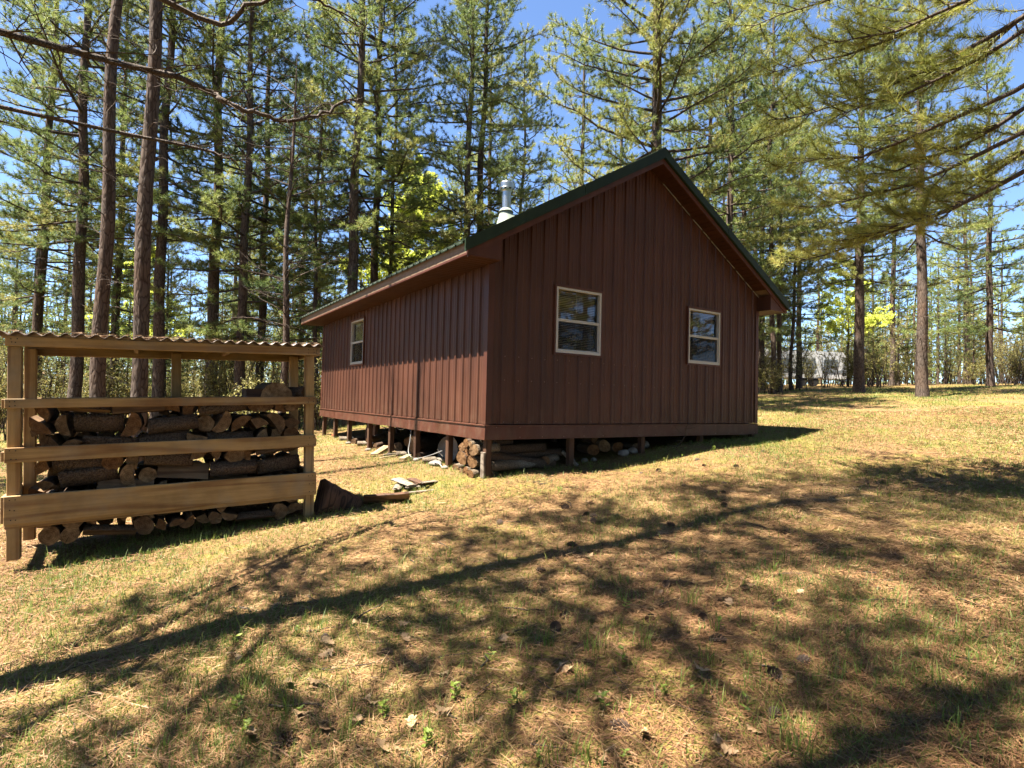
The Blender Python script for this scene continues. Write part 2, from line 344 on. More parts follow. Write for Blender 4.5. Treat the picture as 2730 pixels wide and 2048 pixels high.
ground = link('ground', mk('ground', np.stack([X, Y, Z], -1), [q], True), None, M['needle_ground']); tag(ground, kind='structure')
def at(u, D):
    """a point D metres ahead in the direction of photo column u, on the ground"""
    p = CAM + D*(fw*1 + rt2*(u-1365)/FPX); return float(p[0]), float(p[1])

# ------------------------------------------------------------------ cabin
W, L, HS, HT, OV, EO = 6.096, 8.54, .215, 2.397, .2824, .4857
SL = .588
def zb(x): return 4.455 - SL*abs(x-W/2)
def zt(x): return 4.703 - SL*abs(x-W/2)
cabin = tag(empty('cabin', (0, 0, 0)), 'brown metal sided cabin with green roof standing on wooden posts', 'cabin')
PIT9 = .2286
def rib_profile(u0, u1, phase, extra=()):
    """outline points (u, depth) of ribbed steel between u0 and u1"""
    pts = {}
    def put(u, d):
        if u0 < u < u1: pts[round(u, 5)] = d
    k0 = int((u0-phase)/PIT9)-2; k1 = int((u1-phase)/PIT9)+2
    for k in range(k0, k1+1):
        c = phase+k*PIT9
        for a, d in ((-.030,0),(-.017,.022),(.017,.022),(.030,0)): put(c+a, d)
        for mc in (.0762, .1524):
            for a, d in ((-.012,0),(-.005,.0045),(.005,.0045),(.012,0)): put(c+mc+a, d)
    def dep(u):
        t = (u-phase) % PIT9; t2 = min(t, PIT9-t)
        if t2 < .017: return .022
        if t2 < .030: return .022*(.030-t2)/.013
        return 0
    for e in (u0, u1, *extra): 
        if u0 <= e <= u1: pts[round(e, 5)] = dep(e)
    return sorted(pts.items())
def wall_panels(P, length, ztop, phase, edges, openings, peaks=()):
    """P(u, d, z) -> xyz ; openings: (u0,u1,z0,z1)"""
    for a, b in zip(edges[:-1], edges[1:]):
        ex = list(peaks)
        for o in openings: ex += [o[0], o[1]]
        pr = rib_profile(a, b, phase, ex); mb = MB()
        for (ua, da), (ub, db) in zip(pr[:-1], pr[1:]):
            mid = (ua+ub)/2; segs = [(HS, None)]
            for (o0, o1, z0, z1) in openings:
                if o0 < mid < o1: segs = [(HS, z0), (z1, None)]
            for z0, z1 in segs:
                ta, tb = (ztop(ua), ztop(ub)) if z1 is None else (z1, z1)
                mb.add([P(ua,da,z0),P(ub,db,z0),P(ub,db,tb),P(ua,da,ta)], [(0,1,2,3)])
        mb.build('siding_panel', M['brown_steel'], cabin)
win_g = [(1.137,2.017,1.268,2.242), (4.063,4.931,1.276,2.243)]
win_l = [(5.207,6.088,1.253,2.221)]
e_g = [0]+[.2375+PIT9*3.5+.9144*k for k in range(6)]+[W]
e_l = [0]+[.24+PIT9*3.5+.9144*k for k in range(9) if .24+PIT9*3.5+.9144*k < L-.1]+[L]
wall_panels(lambda u,d,z:(u,-d,z), W, lambda u: zb(u)+.012, .2375, e_g, win_g, (W/2,))
wall_panels(lambda u,d,z:(-d,u,z), L, lambda u: HT+.01, .24, e_l, win_l)
wall_panels(lambda u,d,z:(W+d,u,z), L, lambda u: HT+.01, .24, e_l, [])
wall_panels(lambda u,d,z:(u,L+d,z), W, lambda u: zb(u)+.012, .2375, e_g, [], (W/2,))
# corner trims
for cx, sx in ((0,-1),(W,1)):
    for cy, sy in ((0,-1),(L,1)):
        mb = MB(); d = .023; t_ = .09
        a = (cx+sx*d, cy+sy*d)
        mb.prism([(a[0],a[1]),(a[0]-sx*t_,a[1]),(a[0]-sx*t_,a[1]-sy*.006),(a[0]-sx*.006,a[1]-sy*.006),(a[0]-sx*.006,a[1]-sy*t_),(a[0],a[1]-sy*t_)], 'z', HS-.004, HT+.005)
        mb.build('corner_trim', M['brown_trim'], cabin)
# skirt boards: slightly wavy folded steel with a ledge on top
rng = np.random.default_rng(5)
def skirt(p0, p1, nrm, z0, z1, wav, seed):
    p0 = np.array(p0); p1 = np.array(p1); nrm = np.array(nrm); nseg = max(4, int(np.linalg.norm(p1-p0)/.06)); r = np.random.default_rng(seed)
    tt = np.linspace(0, 1, nseg+1); V = []; F = []
    ph = r.uniform(0, 6, 4)
    for i, a in enumerate(tt):
        b = p0+(p1-p0)*a; Lx = np.linalg.norm(p1-p0)*a
        wv = wav*(math.sin(3.1*Lx+ph[0])+.6*math.sin(7.3*Lx+ph[1])+.5*math.sin(13*Lx+ph[2]))
        zw = .35*wav*(math.sin(2.2*Lx+ph[3])+.5*math.sin(9*Lx+ph[1]))
        for d, z in ((.002,z1+.012),(.038,z1+.006),(.038,z1-.008),(.026,z1-.012+zw),(.028+wv*.5,z0*.5+z1*.5),(.030+wv,z0+zw),(.024+wv,z0+zw-.002),(.0,z0+.01)):
            q = b+nrm*d; V.append((q[0], q[1], z))
    for i in range(nseg):
        for j in range(7): F.append((i*8+j, i*8+8+j, i*8+9+j, i*8+1+j))
    MB().add(V, F).build('skirt_board', M['brown_trim'], cabin)
for a, b, sd in ((-.028,2.9,1),(2.9,6.124,2)): skirt((a,0),(b,0),(0,-1),0,HS-.02,.0012,sd)
for a, b, sd in ((-.028,2.6,3),(2.6,5.6,4),(5.6,L+.028,5)): skirt((0,a),(0,b),(-1,0),0,HS-.02,.006,sd)
skirt((W,-.028),(W,L+.028),(1,0),0,HS-.02,.002,6); skirt((-.028,L),(W+.028,L),(0,1),0,HS-.02,.002,7)
# floor and joists
MB().box((.05,.05,.10),(W-.05,L-.05,.2)).build('floor_deck', M['interior'], cabin)
for k in range(15): MB().box((.06,.35+k*.57,-.02),(W-.06,.39+k*.57,.098)).build('floor_joist', M['old_post'], cabin)
MB().box((.03,.03,2.55),(W-.03,L-.03,2.57)).build('ceiling', M['interior'], cabin)
# posts
def post(x, y, w=.09):
    b = G(x, y)-.15
    MB().bbox((x-w/2,y-w/2,b),(x+w/2,y+w/2,.12), .006).build('support_post', M['old_post'], cabin)
for y in (.05,1.19,2.43,3.63,4.85,6.24,7.37,8.40): post(.06, y); post(W-.06, y)
for x_ in (1.53,3.04,4.52): post(x_, .07); post(x_, L-.07)
for x_ in (1.53,3.04,4.52):
    for y in (2.43,4.85,7.0): post(x_, y)
MB().bbox((-.018,.004,G(.06,.05)-.1),(.012,.094,-.17),.004).build('post_cleat', M['grey_wood'], cabin)
# soffits
pw = .305
def soffit_mesh(width, depth):
    mb = MB()
    for g in range(3):
        a = g*width/3; b = (g+1)*width/3
        mb.add([(0,a+.004,0),(depth,a+.004,0),(depth,b-.008,0),(0,b-.008,0)], [(0,1,2,3)])
        mb.add([(0,b-.008,0),(depth,b-.008,0),(depth,b-.004,.008),(0,b-.004,.008)], [(0,1,2,3)])
        mb.add([(0,b-.004,.008),(depth,b-.004,.008),(depth,b+.004,0),(0,b+.004,0)], [(0,1,2,3)])
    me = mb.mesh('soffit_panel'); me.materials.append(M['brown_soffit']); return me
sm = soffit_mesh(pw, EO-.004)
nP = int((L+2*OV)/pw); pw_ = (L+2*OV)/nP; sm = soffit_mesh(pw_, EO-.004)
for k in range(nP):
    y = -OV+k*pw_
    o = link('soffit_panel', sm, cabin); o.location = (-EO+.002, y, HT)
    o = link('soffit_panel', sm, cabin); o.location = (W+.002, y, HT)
sm2 = soffit_mesh(.305, OV-.004); ang = math.atan(SL); slen = (W/2)/math.cos(ang)
for sy, ysh in ((0, -OV+.002), (1, L+.002)):
    for side in (-1, 1):
        for k in range(int(slen/.305)):
            d = (k*.305+.02)
            # local x -> world y, local y -> along slope
            o = link('soffit_panel', sm2, cabin)
            dx = side*math.cos(ang); dz = -math.sin(ang)
            mm = Matrix.Identity(4)
            e1 = Vector((0,1,0)); e2 = Vector((dx,0,dz)); e3 = e1.cross(e2)
            if e3.z < 0: e3 = -e3
            for i in range(3): mm[i][0]=e1[i]; mm[i][1]=e2[i]; mm[i][2]=e3[i]
            p = Vector((W/2+dx*d, ysh, 4.455+.03+dz*d)); 
            for i in range(3): mm[i][3] = p[i]
            o.matrix_local = mm
# eave fascia
for x0, x1 in ((-EO-.028,-EO), (W+EO, W+EO+.028)):
    xm = (x0+x1)/2
    for ya, yb in ((-OV-.018, 2.6), (2.604, 5.8), (5.804, L+OV+.018)):
        MB().prism([(x0,HT-.006),(x1,HT-.006),(x1,zt(xm)-.05),(x0,zt(xm)-.05)], 'y', ya, yb).build('eave_fascia', M['brown_trim'], cabin)
    xo = x0-.006 if xm < 0 else x1+.006
    MB().box((min(xo,xo+.004),-OV-.02,HT-.008),(max(xo,xo+.004)+.002,L+OV+.02,HT+.022)).build('fascia_lip', M['brown_trim'], cabin)
# rake fascia, box returns, rake trim
for yf, sgn in ((-OV, -1), (L+OV, 1)):
    y0, y1 = sorted((yf, yf+sgn*.022))
    for side in (-1, 1):
        xe = W/2+side*(W/2+EO+.024)
        def sx(x): return x
        pts = [(W/2, 4.455), (xe, zb(xe)), (xe, zb(xe)+.19), (W/2, 4.455+.19)]
        MB().prism(pts, 'y', y0, y1).build('rake_fascia', M['brown_trim'], cabin)
        xa = 0 if side < 0 else W; xb = -EO+.001 if side < 0 else W+EO-.001
        yb0, yb1 = sorted((yf+sgn*.004-sgn*.02, yf+sgn*.004))
        MB().prism([(xa,HT-.004),(xb,HT-.004),(xb,HT+.01),(xa,zb(xa)+.03)], 'y', yb0, yb1).build('box_return', M['brown_trim'], cabin)
        yi0, yi1 = sorted((0 if sgn < 0 else L, yf))
        MB().prism([(xa-.006,HT-.004),(xa+.006,HT-.004),(xa+.006,zb(xa)+.02),(xa-.006,zb(xa)+.02)], 'y', yi0, yi1).build('box_return_side', M['brown_soffit'], cabin)
        # green trim in lengths
        xt = W/2+side*(W/2+EO+.075)
        for f0, f1 in ((0,.46),(.463,1)):
            xa_, xb_ = W/2+(xt-W/2)*f0, W/2+(xt-W/2)*f1
            ya, yb = sorted((yf+sgn*.024, yf+sgn*.050))
            mb = MB(); mb.prism([(xa_,zb(xa_)+.083),(xb_,zb(xb_)+.083),(xb_,zb(xb_)+.234),(xa_,zb(xa_)+.234)], 'y', ya, yb)
            ya, yb = sorted((yf+sgn*.050, yf+sgn*.064))
            mb.prism([(xa_,zb(xa_)+.088),(xb_,zb(xb_)+.088),(xb_,zb(xb_)+.118),(xa_,zb(xa_)+.118)], 'y', ya, yb)
            ya, yb = sorted((yf+sgn*.050, yf-sgn*.10))
            mb.prism([(xa_,zb(xa_)+.2342),(xb_,zb(xb_)+.2342),(xb_,zb(xb_)+.25),(xa_,zb(xa_)+.25)], 'y', ya, yb)
            mb.build('rake_trim', M['green_steel'], cabin)
# pale dashes paint the light caught by the channel along the right soffit joint
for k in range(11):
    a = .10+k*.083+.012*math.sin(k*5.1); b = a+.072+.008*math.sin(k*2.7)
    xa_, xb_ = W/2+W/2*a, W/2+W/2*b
    MB().prism([(xa_,zb(xa_)-.003),(xb_,zb(xb_)-.001),(xb_,zb(xb_)+.004),(xa_,zb(xa_)+.003)], 'y', -.040, -.026).build('soffit_channel_glint', M['concrete'], cabin)
# roof panels
def roof_panel(y0, y1, side):
    pr = rib_profile(y0, y1, -OV, ()); mb = MB(); V = []; xe = W/2+side*(W/2+EO+.07)
    n_ = len(pr); nx, nz_ = side*math.sin(ang), math.cos(ang)
    for x_ in (W/2, xe):
        for (y, d) in pr: V.append((x_+nx*(d+.002), y, zt(x_)-.030+nz_*(d+.002)))
    F = [(i, i+1, n_+i+1, n_+i) for i in range(n_-1)]
    base = [(v[0]-nx*.0, v[1], v[2]-.02) for v in V[n_:]]
    mb.add(V, F); mb.add(V[n_:]+base, [(i, i+1, n_+i+1, n_+i) for i in range(n_-1)])
    mb.build('roof_panel', M['green_steel'], cabin)
ys = [-OV+k*.9144 for k in range(10)]+[L+OV]
for a, b in zip(ys[:-1], ys[1:]):
    for side in (-1, 1): roof_panel(a, b, side)
for side in (-1, 1):
    xe = W/2+side*(W/2+EO+.03)
    MB().prism([(W/2,zb(W/2)+.06),(xe,zb(xe)+.06),(xe,zt(xe)-.05),(W/2,zt(W/2)-.05)], 'y', -OV+.0, L+OV).build('roof_deck', M['interior'], cabin)
    xr = W/2+side*.16
    MB().prism([(W/2,zt(W/2)+.006),(xr,zt(xr)+.006),(xr,zt(xr)+.014),(W/2,zt(W/2)+.016)], 'y', -OV-.055, L+OV+.055).build('ridge_cap', M['green_steel'], cabin)
# windows
def window(T, w_, h_, screenlow=True):
    """T maps local (u, d(out), z) -> xyz"""
    def B(mb, u0, u1, d0, d1, z0, z1): 
        V = [T(u,d,z) for z in (z0,z1) for (u,d) in ((u0,d0),(u1,d0),(u1,d1),(u0,d1))]
        mb.add(V, [(0,3,2,1),(4,5,6,7),(0,1,5,4),(1,2,6,5),(2,3,7,6),(3,0,4,7)])
    f = .034; mb = MB()
    B(mb,0,f,-.05,.028,0,h_); B(mb,w_-f,w_,-.05,.028,0,h_); B(mb,f,w_-f,-.05,.028,0,f); B(mb,f,w_-f,-.05,.028,h_-f,h_)
    win = mb.build('window', M['vinyl'], cabin)
    mb = MB(); mz = h_*.5
    B(mb,f,w_-f,-.03,.016,mz-.02,mz+.02); B(mb,f,w_-f,.0162,.020,mz-.002,mz+.004); mb.build('meeting_rail', M['vinyl'], win)
    mb = MB(); g = .022
    B(mb,f,f+g,-.035,.010,f,mz-.02); B(mb,w_-f-g,w_-f,-.035,.010,f,mz-.02); B(mb,f+g,w_-f-g,-.035,.010,f,f+g); mb.build('lower_sash', M['vinyl'], win)
    for z0, z1, dd in ((f,mz-.018,-.012),(mz+.018,h_-f,-.028)):
        MB().add([T(f,dd,z0),T(w_-f,dd,z0),T(w_-f,dd,z1),T(f,dd,z1)], [(0,1,2,3)]).build('pane', M['glass'], win)
    MB().add([T(f,.006,f),T(w_-f,.006,f),T(w_-f,.006,mz-.02),T(f,.006,mz-.02)], [(0,1,2,3)]).build('insect_screen', M['screen'], win)
    mb = MB(); z = f+.02
    while z < h_-.07:
        mb.add([T(f+.008,-.085,z-.0035),T(w_-f-.03,-.085,z-.0035),T(w_-f-.03,-.062,z+.0035),T(f+.008,-.062,z+.0035)], [(0,1,2,3)]); z += .0262
    for u in (.12, w_*.5, w_-.14): B(mb,u,u+.003,-.060,-.058,f,h_-.06)
    bl = mb.build('blind', M['blind'], win); bl['kind'] = 'stuff'
    mb = MB(); B(mb,f+.004,w_-f-.02,-.09,-.056,h_-.07,h_-.036); mb.build('blind_headrail', M['pale_board'], win)
    # brown trim channel round the opening
    mb = MB(); g = .03
    B(mb,-g,-.002,-.0,.034,-g,h_+g); B(mb,w_+.002,w_+g,-.0,.034,-g,h_+g); B(mb,-.002,w_+.002,-.0,.034,-g,-.002); B(mb,-.004,w_+.004,-.0,.036,h_+.002,h_+g+.008)
    mb.build('window_trim', M['brown_trim'], win)
for (u0,u1,z0,z1) in win_g: window(lambda u,d,z,u0=u0,z0=z0:(u0+u,-d,z0+z), u1-u0, z1-z0)
for (u0,u1,z0,z1) in win_l: window(lambda u,d,z,u1=u1,z0=z0:(-d,u1-u,z0+z), u1-u0, z1-z0)
# screws
def screws(P, L_, phase, zs, name):
    mb = MB(); r = random.Random(3)
    for z in zs:
        k = 0
        while phase+k*PIT9 < L_-.03:
            u = phase+k*PIT9+.042; zz = z+r.uniform(-.006,.006); s_ = .0075
            a = [P(u-s_,.0,zz-s_),P(u+s_,.0,zz-s_),P(u+s_,.0,zz+s_),P(u-s_,.0,zz+s_),P(u,.008,zz)]
            mb.add(a, [(0,1,4),(1,2,4),(2,3,4),(3,0,4)]); k += 1
    o = mb.build(name, M['screw'], cabin); o['kind'] = 'stuff'
screws(lambda u,d,z:(u,-d-.0005,z), W, .2375, (HS+.03,.82,1.15), 'screws'); screws(lambda u,d,z:(-d-.0005,u,z), L, .24, (HS+.03,.85,1.45), 'screws')
mb = MB(); r = random.Random(8)
for k in range(16):
    u = .15+k*.39; s_ = .007
    for z in (.17,.03):
        if r.random() < .75:
            mb.add([(u-s_,-.0335,z-s_),(u+s_,-.0335,z-s_),(u+s_,-.0335,z+s_),(u-s_,-.0335,z+s_),(u,-.041,z)], [(0,1,4),(1,2,4),(2,3,4),(3,0,4)])
o = mb.build('screws', M['screw'], cabin); o['kind'] = 'stuff'
# stove pipe
cx_, cy_ = 1.92, 2.69; zr = zt(cx_)
pipe = MB().lathe([(.088,zr-.1),(.088,4.66)], 28, ctr=(cx_,cy_,0)).build('stove_pipe', M['stainless'], cabin, True)
mb = MB().lathe([(.0,4.83),(.08,4.826),(.126,4.812),(.134,4.795),(.134,4.70),(.128,4.694),(.124,4.665),(.10,4.655),(.088,4.63)], 28, ctr=(cx_,cy_,0)); mb.build('pipe_cap', M['stainless'], pipe, False)
MB().lathe([(.134,4.702),(.138,4.696),(.134,4.690)], 28, ctr=(cx_,cy_,0)).build('cap_band', M['stainless'], pipe)
mb = MB()
for k in range(8):
    a = k*math.pi/4; mb.box((cx_+.112*math.cos(a)-.024,cy_+.112*math.sin(a)-.024,4.664),(cx_+.112*math.cos(a)+.024,cy_+.112*math.sin(a)+.024,4.688))
mb.build('cap_slots', M['dark'], pipe)
MB().lathe([(.088,4.30),(.105,4.285),(.135,4.25),(.148,4.228),(.143,4.225),(.12,4.228)], 28, ctr=(cx_,cy_,0)).build('storm_collar', M['pale_flashing'], pipe, True)
V=[]; nn=28
for k in range(nn):
    a=2*math.pi*k/nn
    for rr_, zz in ((.118,4.235),(.128,4.2),(.19,None)):
        px, py = cx_+rr_*math.cos(a), cy_+rr_*math.sin(a); V.append((px,py,(zt(px)+.02) if zz is None else zz))
MB().add(V,[(k*3+j,((k+1)%nn)*3+j,((k+1)%nn)*3+j+1,k*3+j+1) for k in range(nn) for j in (0,1)]).build('pipe_flashing', M['pale_flashing'], pipe, True)

# ------------------------------------------------------------------ firewood rack
RX, RY = -2.36, -.43; RT = -.031
rack = tag(empty('firewood_rack', (RX, RY, 0), (0, RT, 0)), 'open wooden firewood rack with brown corrugated roof beside the cabin', 'firewood rack')
RL, RD = 2.46, .84
def rpart(name, a, b, mat, r=.004): return MB().bbox(a, b, r).build(name, M[mat], rack)
for px in (-.09, -RL/2-.045, -RL):
    if px != -RL/2-.045: rpart('post', (px,0,-.80+.0),(px+.089,.089,.972), 'lumber_upright', .005)
    rpart('post', (px+(.0),RD-.089,-.80),(px+.089,RD,1.0), 'lumber_upright', .005)
for z0, z1, rx in ((.972,1.054,.012),(.458,.537,.002),(.009,.133,.006),(-.499,-.263,.010)):
    rpart('rail', (-RL-.01,-.040,z0),(rx,-.002,z1), 'lumber')
rpart('rail', (-RL-.01,-.0018+.0,-.540),(-.092,.034,-.46), 'lumber')
for z0, z1 in ((.46,.535),(.02,.10),(-.49,-.27)):
    rpart('side_rail', (.001,-.0+.05,z0-.01),(.036,RD+.02,z1-.01), 'lumber_deep')
    rpart('side_rail', (-RL-.037,.0,z0),(-RL-.001,RD+.02,z1), 'lumber_deep')
    rpart('back_rail', (-RL-.01,RD+.001,z0),(.0,RD+.038,z1), 'lumber')
rpart('side_header', (.013,-.040,.97),(.05,RD+.04,1.05), 'lumber_deep')
rpart('back_header', (-RL-.01,RD+.001,.94),(.01,RD+.038,1.03), 'lumber')
for px in (-.8,-1.6): rpart('rafter', (px,.0,.985),(px+.038,RD,1.045), 'lumber_deep')
mb = MB(); rn_ = random.Random(2)
for z in (1.0,1.03,.48,.515,.035,.105,-.46,-.38,-.30):
    for px in (-.02,-.065,-RL+.03,-RL+.06):
        zz = z+rn_.uniform(-.006,.006); a_ = px+rn_.uniform(-.008,.008); r_ = .0048
        mb.prism([(a_+r_*math.cos(k*math.pi/4),zz+r_*math.sin(k*math.pi/4)) for k in range(8)],'y',-.0425,-.039)
o = mb.build('nail_heads', M['dark'], rack); o['kind'] = 'stuff'
# corrugated roof sheet
xs = np.arange(-RL-.08, .085, .0065); V = []; F = []
for j, (yy, dz) in enumerate(((-.085,.0),(.2,.006),(.55,.0),(RD+.1,-.01))):
    for x_ in xs: V.append((x_, yy, 1.078+dz+.0145*math.sin(2*math.pi*x_/.105)))
nx_ = len(xs)
for j in range(3):
    for i in range(nx_-1): F.append((j*nx_+i, j*nx_+i+1, (j+1)*nx_+i+1, (j+1)*nx_+i))
V2 = [(a,b,c_-.004) for a,b,c_ in V]; nV = len(V)
F2 = [tuple(i+nV for i in f[::-1]) for f in F]+[(i+1,i,nV+i,nV+i+1) for i in range(nx_-1)]
MB().add(V+V2, F+F2).build('roof_sheet', M['corrugated'], rack, True)
# needles drifted on the roof sheet
r = np.random.default_rng(4); nN = 1500
bx = r.uniform(-RL, .05, nN); clump = (np.sin(bx*9)+np.sin(bx*4.1+1) > .2) | (r.random(nN) < .35); by = -.07+r.random(nN)**2*.9
th = r.uniform(0, 6.28, nN); ln_ = r.uniform(.05,.12,nN)
Vn = np.stack([np.stack([bx,by,1.076+.0145*np.sin(2*np.pi*bx/.105)+.006+r.random(nN)*.012],-1)]*3,1)
Vn[:,1,0]+=np.cos(th)*ln_; Vn[:,1,1]+=np.abs(np.sin(th))*ln_*.8-.01; Vn[:,2,0]+=.003; Vn[:,2,2]+=.003
Vn = Vn[clump]
tag(link('pine_straw', mk('roof_straw', Vn.reshape(-1,3), [np.arange(len(Vn)*3).reshape(-1,3)], False, np.repeat(r.uniform(.3,1,len(Vn)),3)), None, M['straw']), 'dry pine needles drifted on the corrugated rack roof', kind='stuff').matrix_world = Matrix.Translation((RX,RY,0)) @ Matrix.Rotation(RT,4,'Y')

# ------------------------------------------------------------------ logs
def log_mesh(seed, kind, length, rad=1.0, bend=0., barkm='log_bark', rough=.09, sides=14, rings=5, taper=0., ridge=.05):
    """axis along local y, centred; kind: round, half, quarter, slab"""
    r = random.Random(seed); out = []
    if kind == 'round':
        ph = [r.uniform(0,6.28) for _ in range(3)]
        out = [(math.cos(a)*(1+rough*math.sin(2*a+ph[0])*.6+rough*.6*math.sin(3*a+ph[1])+rough*.4*math.sin(7*a+ph[2])), math.sin(a)*(1+rough*math.sin(2*a+ph[0]))) for a in [2*math.pi*k/sides for k in range(sides)]]
        flat = [False]*sides
    else:
        span = {'half':math.pi, 'quarter':math.pi*.55, 'slab':math.pi*.75}[kind]
        ns = 8; arc = [(math.cos(a), math.sin(a)) for a in [math.pi/2-span/2+span*k/(ns-1) for k in range(ns)]]
        inner = {'half':[(-.35,.0+r.uniform(-.1,.05)),(.3,r.uniform(-.08,.1))], 'quarter':[(r.uniform(-.1,.1),-.0),], 'slab':[(-.4,.25),(.1,.2),(.45,.3)]}[kind]
        out = arc+inner; cx = sum(p[0] for p in out)/len(out); cy = sum(p[1] for p in out)/len(out)
        out = [((p[0]-cx)*1.25, (p[1]-cy)*1.25) for p in out]; flat = [False]*(ns-1)+[True]*(len(out)-ns+1)
    n_ = len(out); V = []; F = []; mi = []
    rdg = [1+r.uniform(-ridge, ridge) for _ in out]
    for j in range(rings):
        t_ = j/(rings-1); y = (t_-.5)*length; b = bend*math.sin(t_*math.pi); sc = 1-taper*t_
        for i, (px, pz) in enumerate(out):
            e = rdg[i]*(1+r.uniform(-.03,.03)*(1+ridge*6))
            V.append((px*rad*e*sc+b*.4, y+(r.uniform(-.005,.005) if j in (0,rings-1) else 0), pz*rad*e*sc+b))
    for j in range(rings-1):
        for i in range(n_): F.append((j*n_+i, j*n_+(i+1)%n_, (j+1)*n_+(i+1)%n_, (j+1)*n_+i)); mi.append(2 if flat[i] else 0)
    c0 = len(V); V.append((sum(v[0] for v in V[:n_])/n_, -length/2, sum(v[2] for v in V[:n_])/n_))
    last = V[(rings-1)*n_:rings*n_]; V.append((sum(v[0] for v in last)/n_, length/2, sum(v[2] for v in last)/n_))
    T = [((i+1)%n_, i, c0) for i in range(n_)]+[((rings-1)*n_+i, (rings-1)*n_+(i+1)%n_, c0+1) for i in range(n_)]
    me = mk('log', V, [np.array(F), np.array(T)], False, mi=mi+[1]*len(T))
    for nm in (barkm, 'log_end', 'split_wood'): me.materials.append(M[nm])
    me.polygons.foreach_set('use_smooth', np.array([k == 0 for k in mi]+[False]*len(T)))
    return me
LOGS = [('round', log_mesh(1,'round',.40,.08)), ('half', log_mesh(2,'half',.40,.08)), ('quarter', log_mesh(3,'quarter',.40,.08)), ('round', log_mesh(4,'round',.40,.08,rough=.14)),
        ('slab', log_mesh(5,'slab',.40,.08)), ('half', log_mesh(6,'half',.40,.08)), ('quarter', log_mesh(7,'quarter',.40,.08)), ('round', log_mesh(8,'round',.38,.08,rough=.06))]
KIND = {'round':'round', 'half':'half-round split', 'quarter':'wedge-shaped split', 'slab':'flat split'}
MR = Matrix.Translation((RX,RY,0)) @ Matrix.Rotation(RT,4,'Y')
def put_log(name, me, loc, rot, sc, label, cat='log', group=None, base=None):
    o = bpy.data.objects.new(name, me); COL.objects.link(o)
    mm = Matrix.Translation(loc) @ rot.to_4x4() @ Matrix.Diagonal((sc[0],sc[1],sc[2],1))
    o.matrix_world = (base @ mm) if base is not None else mm
    tag(o, label, cat, group); return o
rr = random.Random(21)
rows = [(-.655,.070,'bottom'),(-.505,.075,'second'),(-.35,.078,'third'),(-.19,.082,'fourth'),(-.03,.078,'fifth'),(.125,.08,'sixth'),(.285,.082,'seventh'),(.44,.07,'eighth')]
for ri, (z, rad, rn) in enumerate(rows):
    x_ = -.10-rr.uniform(0,.03); cnt = 0
    while x_ > -RL+.24:
        if rr.random() < .27 and x_ < -.05 and x_-.42 > -RL+.12:       # lying along the rack
            ln_ = rr.uniform(.36,.44); kk, me = LOGS[rr.choice([1,2,4,6,0])]; rad_ = rad*rr.uniform(.95,1.15)
            put_log('firewood_log', me, (x_-ln_/2, .10+rr.uniform(0,.05), z+rr.uniform(-.01,.02)), Matrix.Rotation(rr.uniform(-.14,.14),3,'Y') @ Matrix.Rotation(math.pi/2+rr.uniform(-.1,.1),3,'Z') @ Matrix.Rotation(rr.uniform(0,6.28),3,'Y'),
                (rad_/.08, ln_/.40, rad_/.08), f'{KIND[kk]} firewood log lying lengthwise, {rn} rack row, {ordw(cnt)} from the right post', group='firewood stacked in the rack', base=MR)
            x_ -= ln_+.01
        else:
            rad_ = rad*rr.uniform(.8,1.25); kk, me = LOGS[rr.choice([0,1,1,2,2,3,4,5,5,6,6,7])]
            put_log('firewood_log', me, (x_-rad_, .245+rr.uniform(-.03,.05), z+rr.uniform(-.012,.015)), Matrix.Rotation(rr.uniform(-.08,.08),3,'Z') @ Matrix.Rotation(rr.uniform(0,6.28),3,'Y'),
                (rad_*.98/.08, rr.uniform(.92,1.08), rad_*.98/.08), f'{KIND[kk]} firewood log, end facing out, {rn} rack row, {ordw(cnt)} from the right post', group='firewood stacked in the rack', base=MR)
            x_ -= rad_*1.72
        cnt += 1
    # rear half of the stack
    x_ = -.10; cnt = 0
    while x_ > -RL+.2:
        rad_ = rad*rr.uniform(.85,1.15); kk, me = LOGS[rr.randrange(8)]
        put_log('firewood_log', me, (x_-rad_, .62+rr.uniform(-.02,.02), z+rr.uniform(-.01,.02)), Matrix.Rotation(rr.uniform(-.08,.08),3,'Z') @ Matrix.Rotation(rr.uniform(0,6.28),3,'Y'), (rad_/.08, .95, rad_/.08),
            f'firewood log at the back of the rack, {rn} row, {ordw(cnt)} from the right', group='firewood stacked in the rear of the rack', base=MR); x_ -= rad_*1.95; cnt += 1
# what lies on top of the stack
put_log('firewood_log', log_mesh(31,'half',.40,.125), (-.385,.25,.60), Matrix.Rotation(.1,3,'Z'), (1,1,.95), 'big dark half-round log on top of the stack in the rack', base=MR)
put_log('firewood_log', log_mesh(32,'slab',.42,.085), (-.22,.22,.56), Matrix.Rotation(-.32,3,'Y') @ Matrix.Rotation(1.45,3,'Z'), (1,.8,1), 'grey split log leaning against the big log atop the stack', base=MR)
put_log('firewood_log', log_mesh(33,'round',.3,.06,rough=.2), (-.14,.2,.575), Matrix.Rotation(.5,3,'Z'), (1,1,1), 'small dark log by the right rack post atop the stack', base=MR)
put_log('wood_block', MB().bbox((-.08,-.1,-.045),(.08,.1,.045),.004).mesh('wood_block'), (-.585,.14,.575), Matrix.Rotation(.1,3,'Z'), (1,1,1), 'short square cut wood block on top of the stacked firewood', 'wood block', base=MR).data.materials.append(M['rotten_wood'])

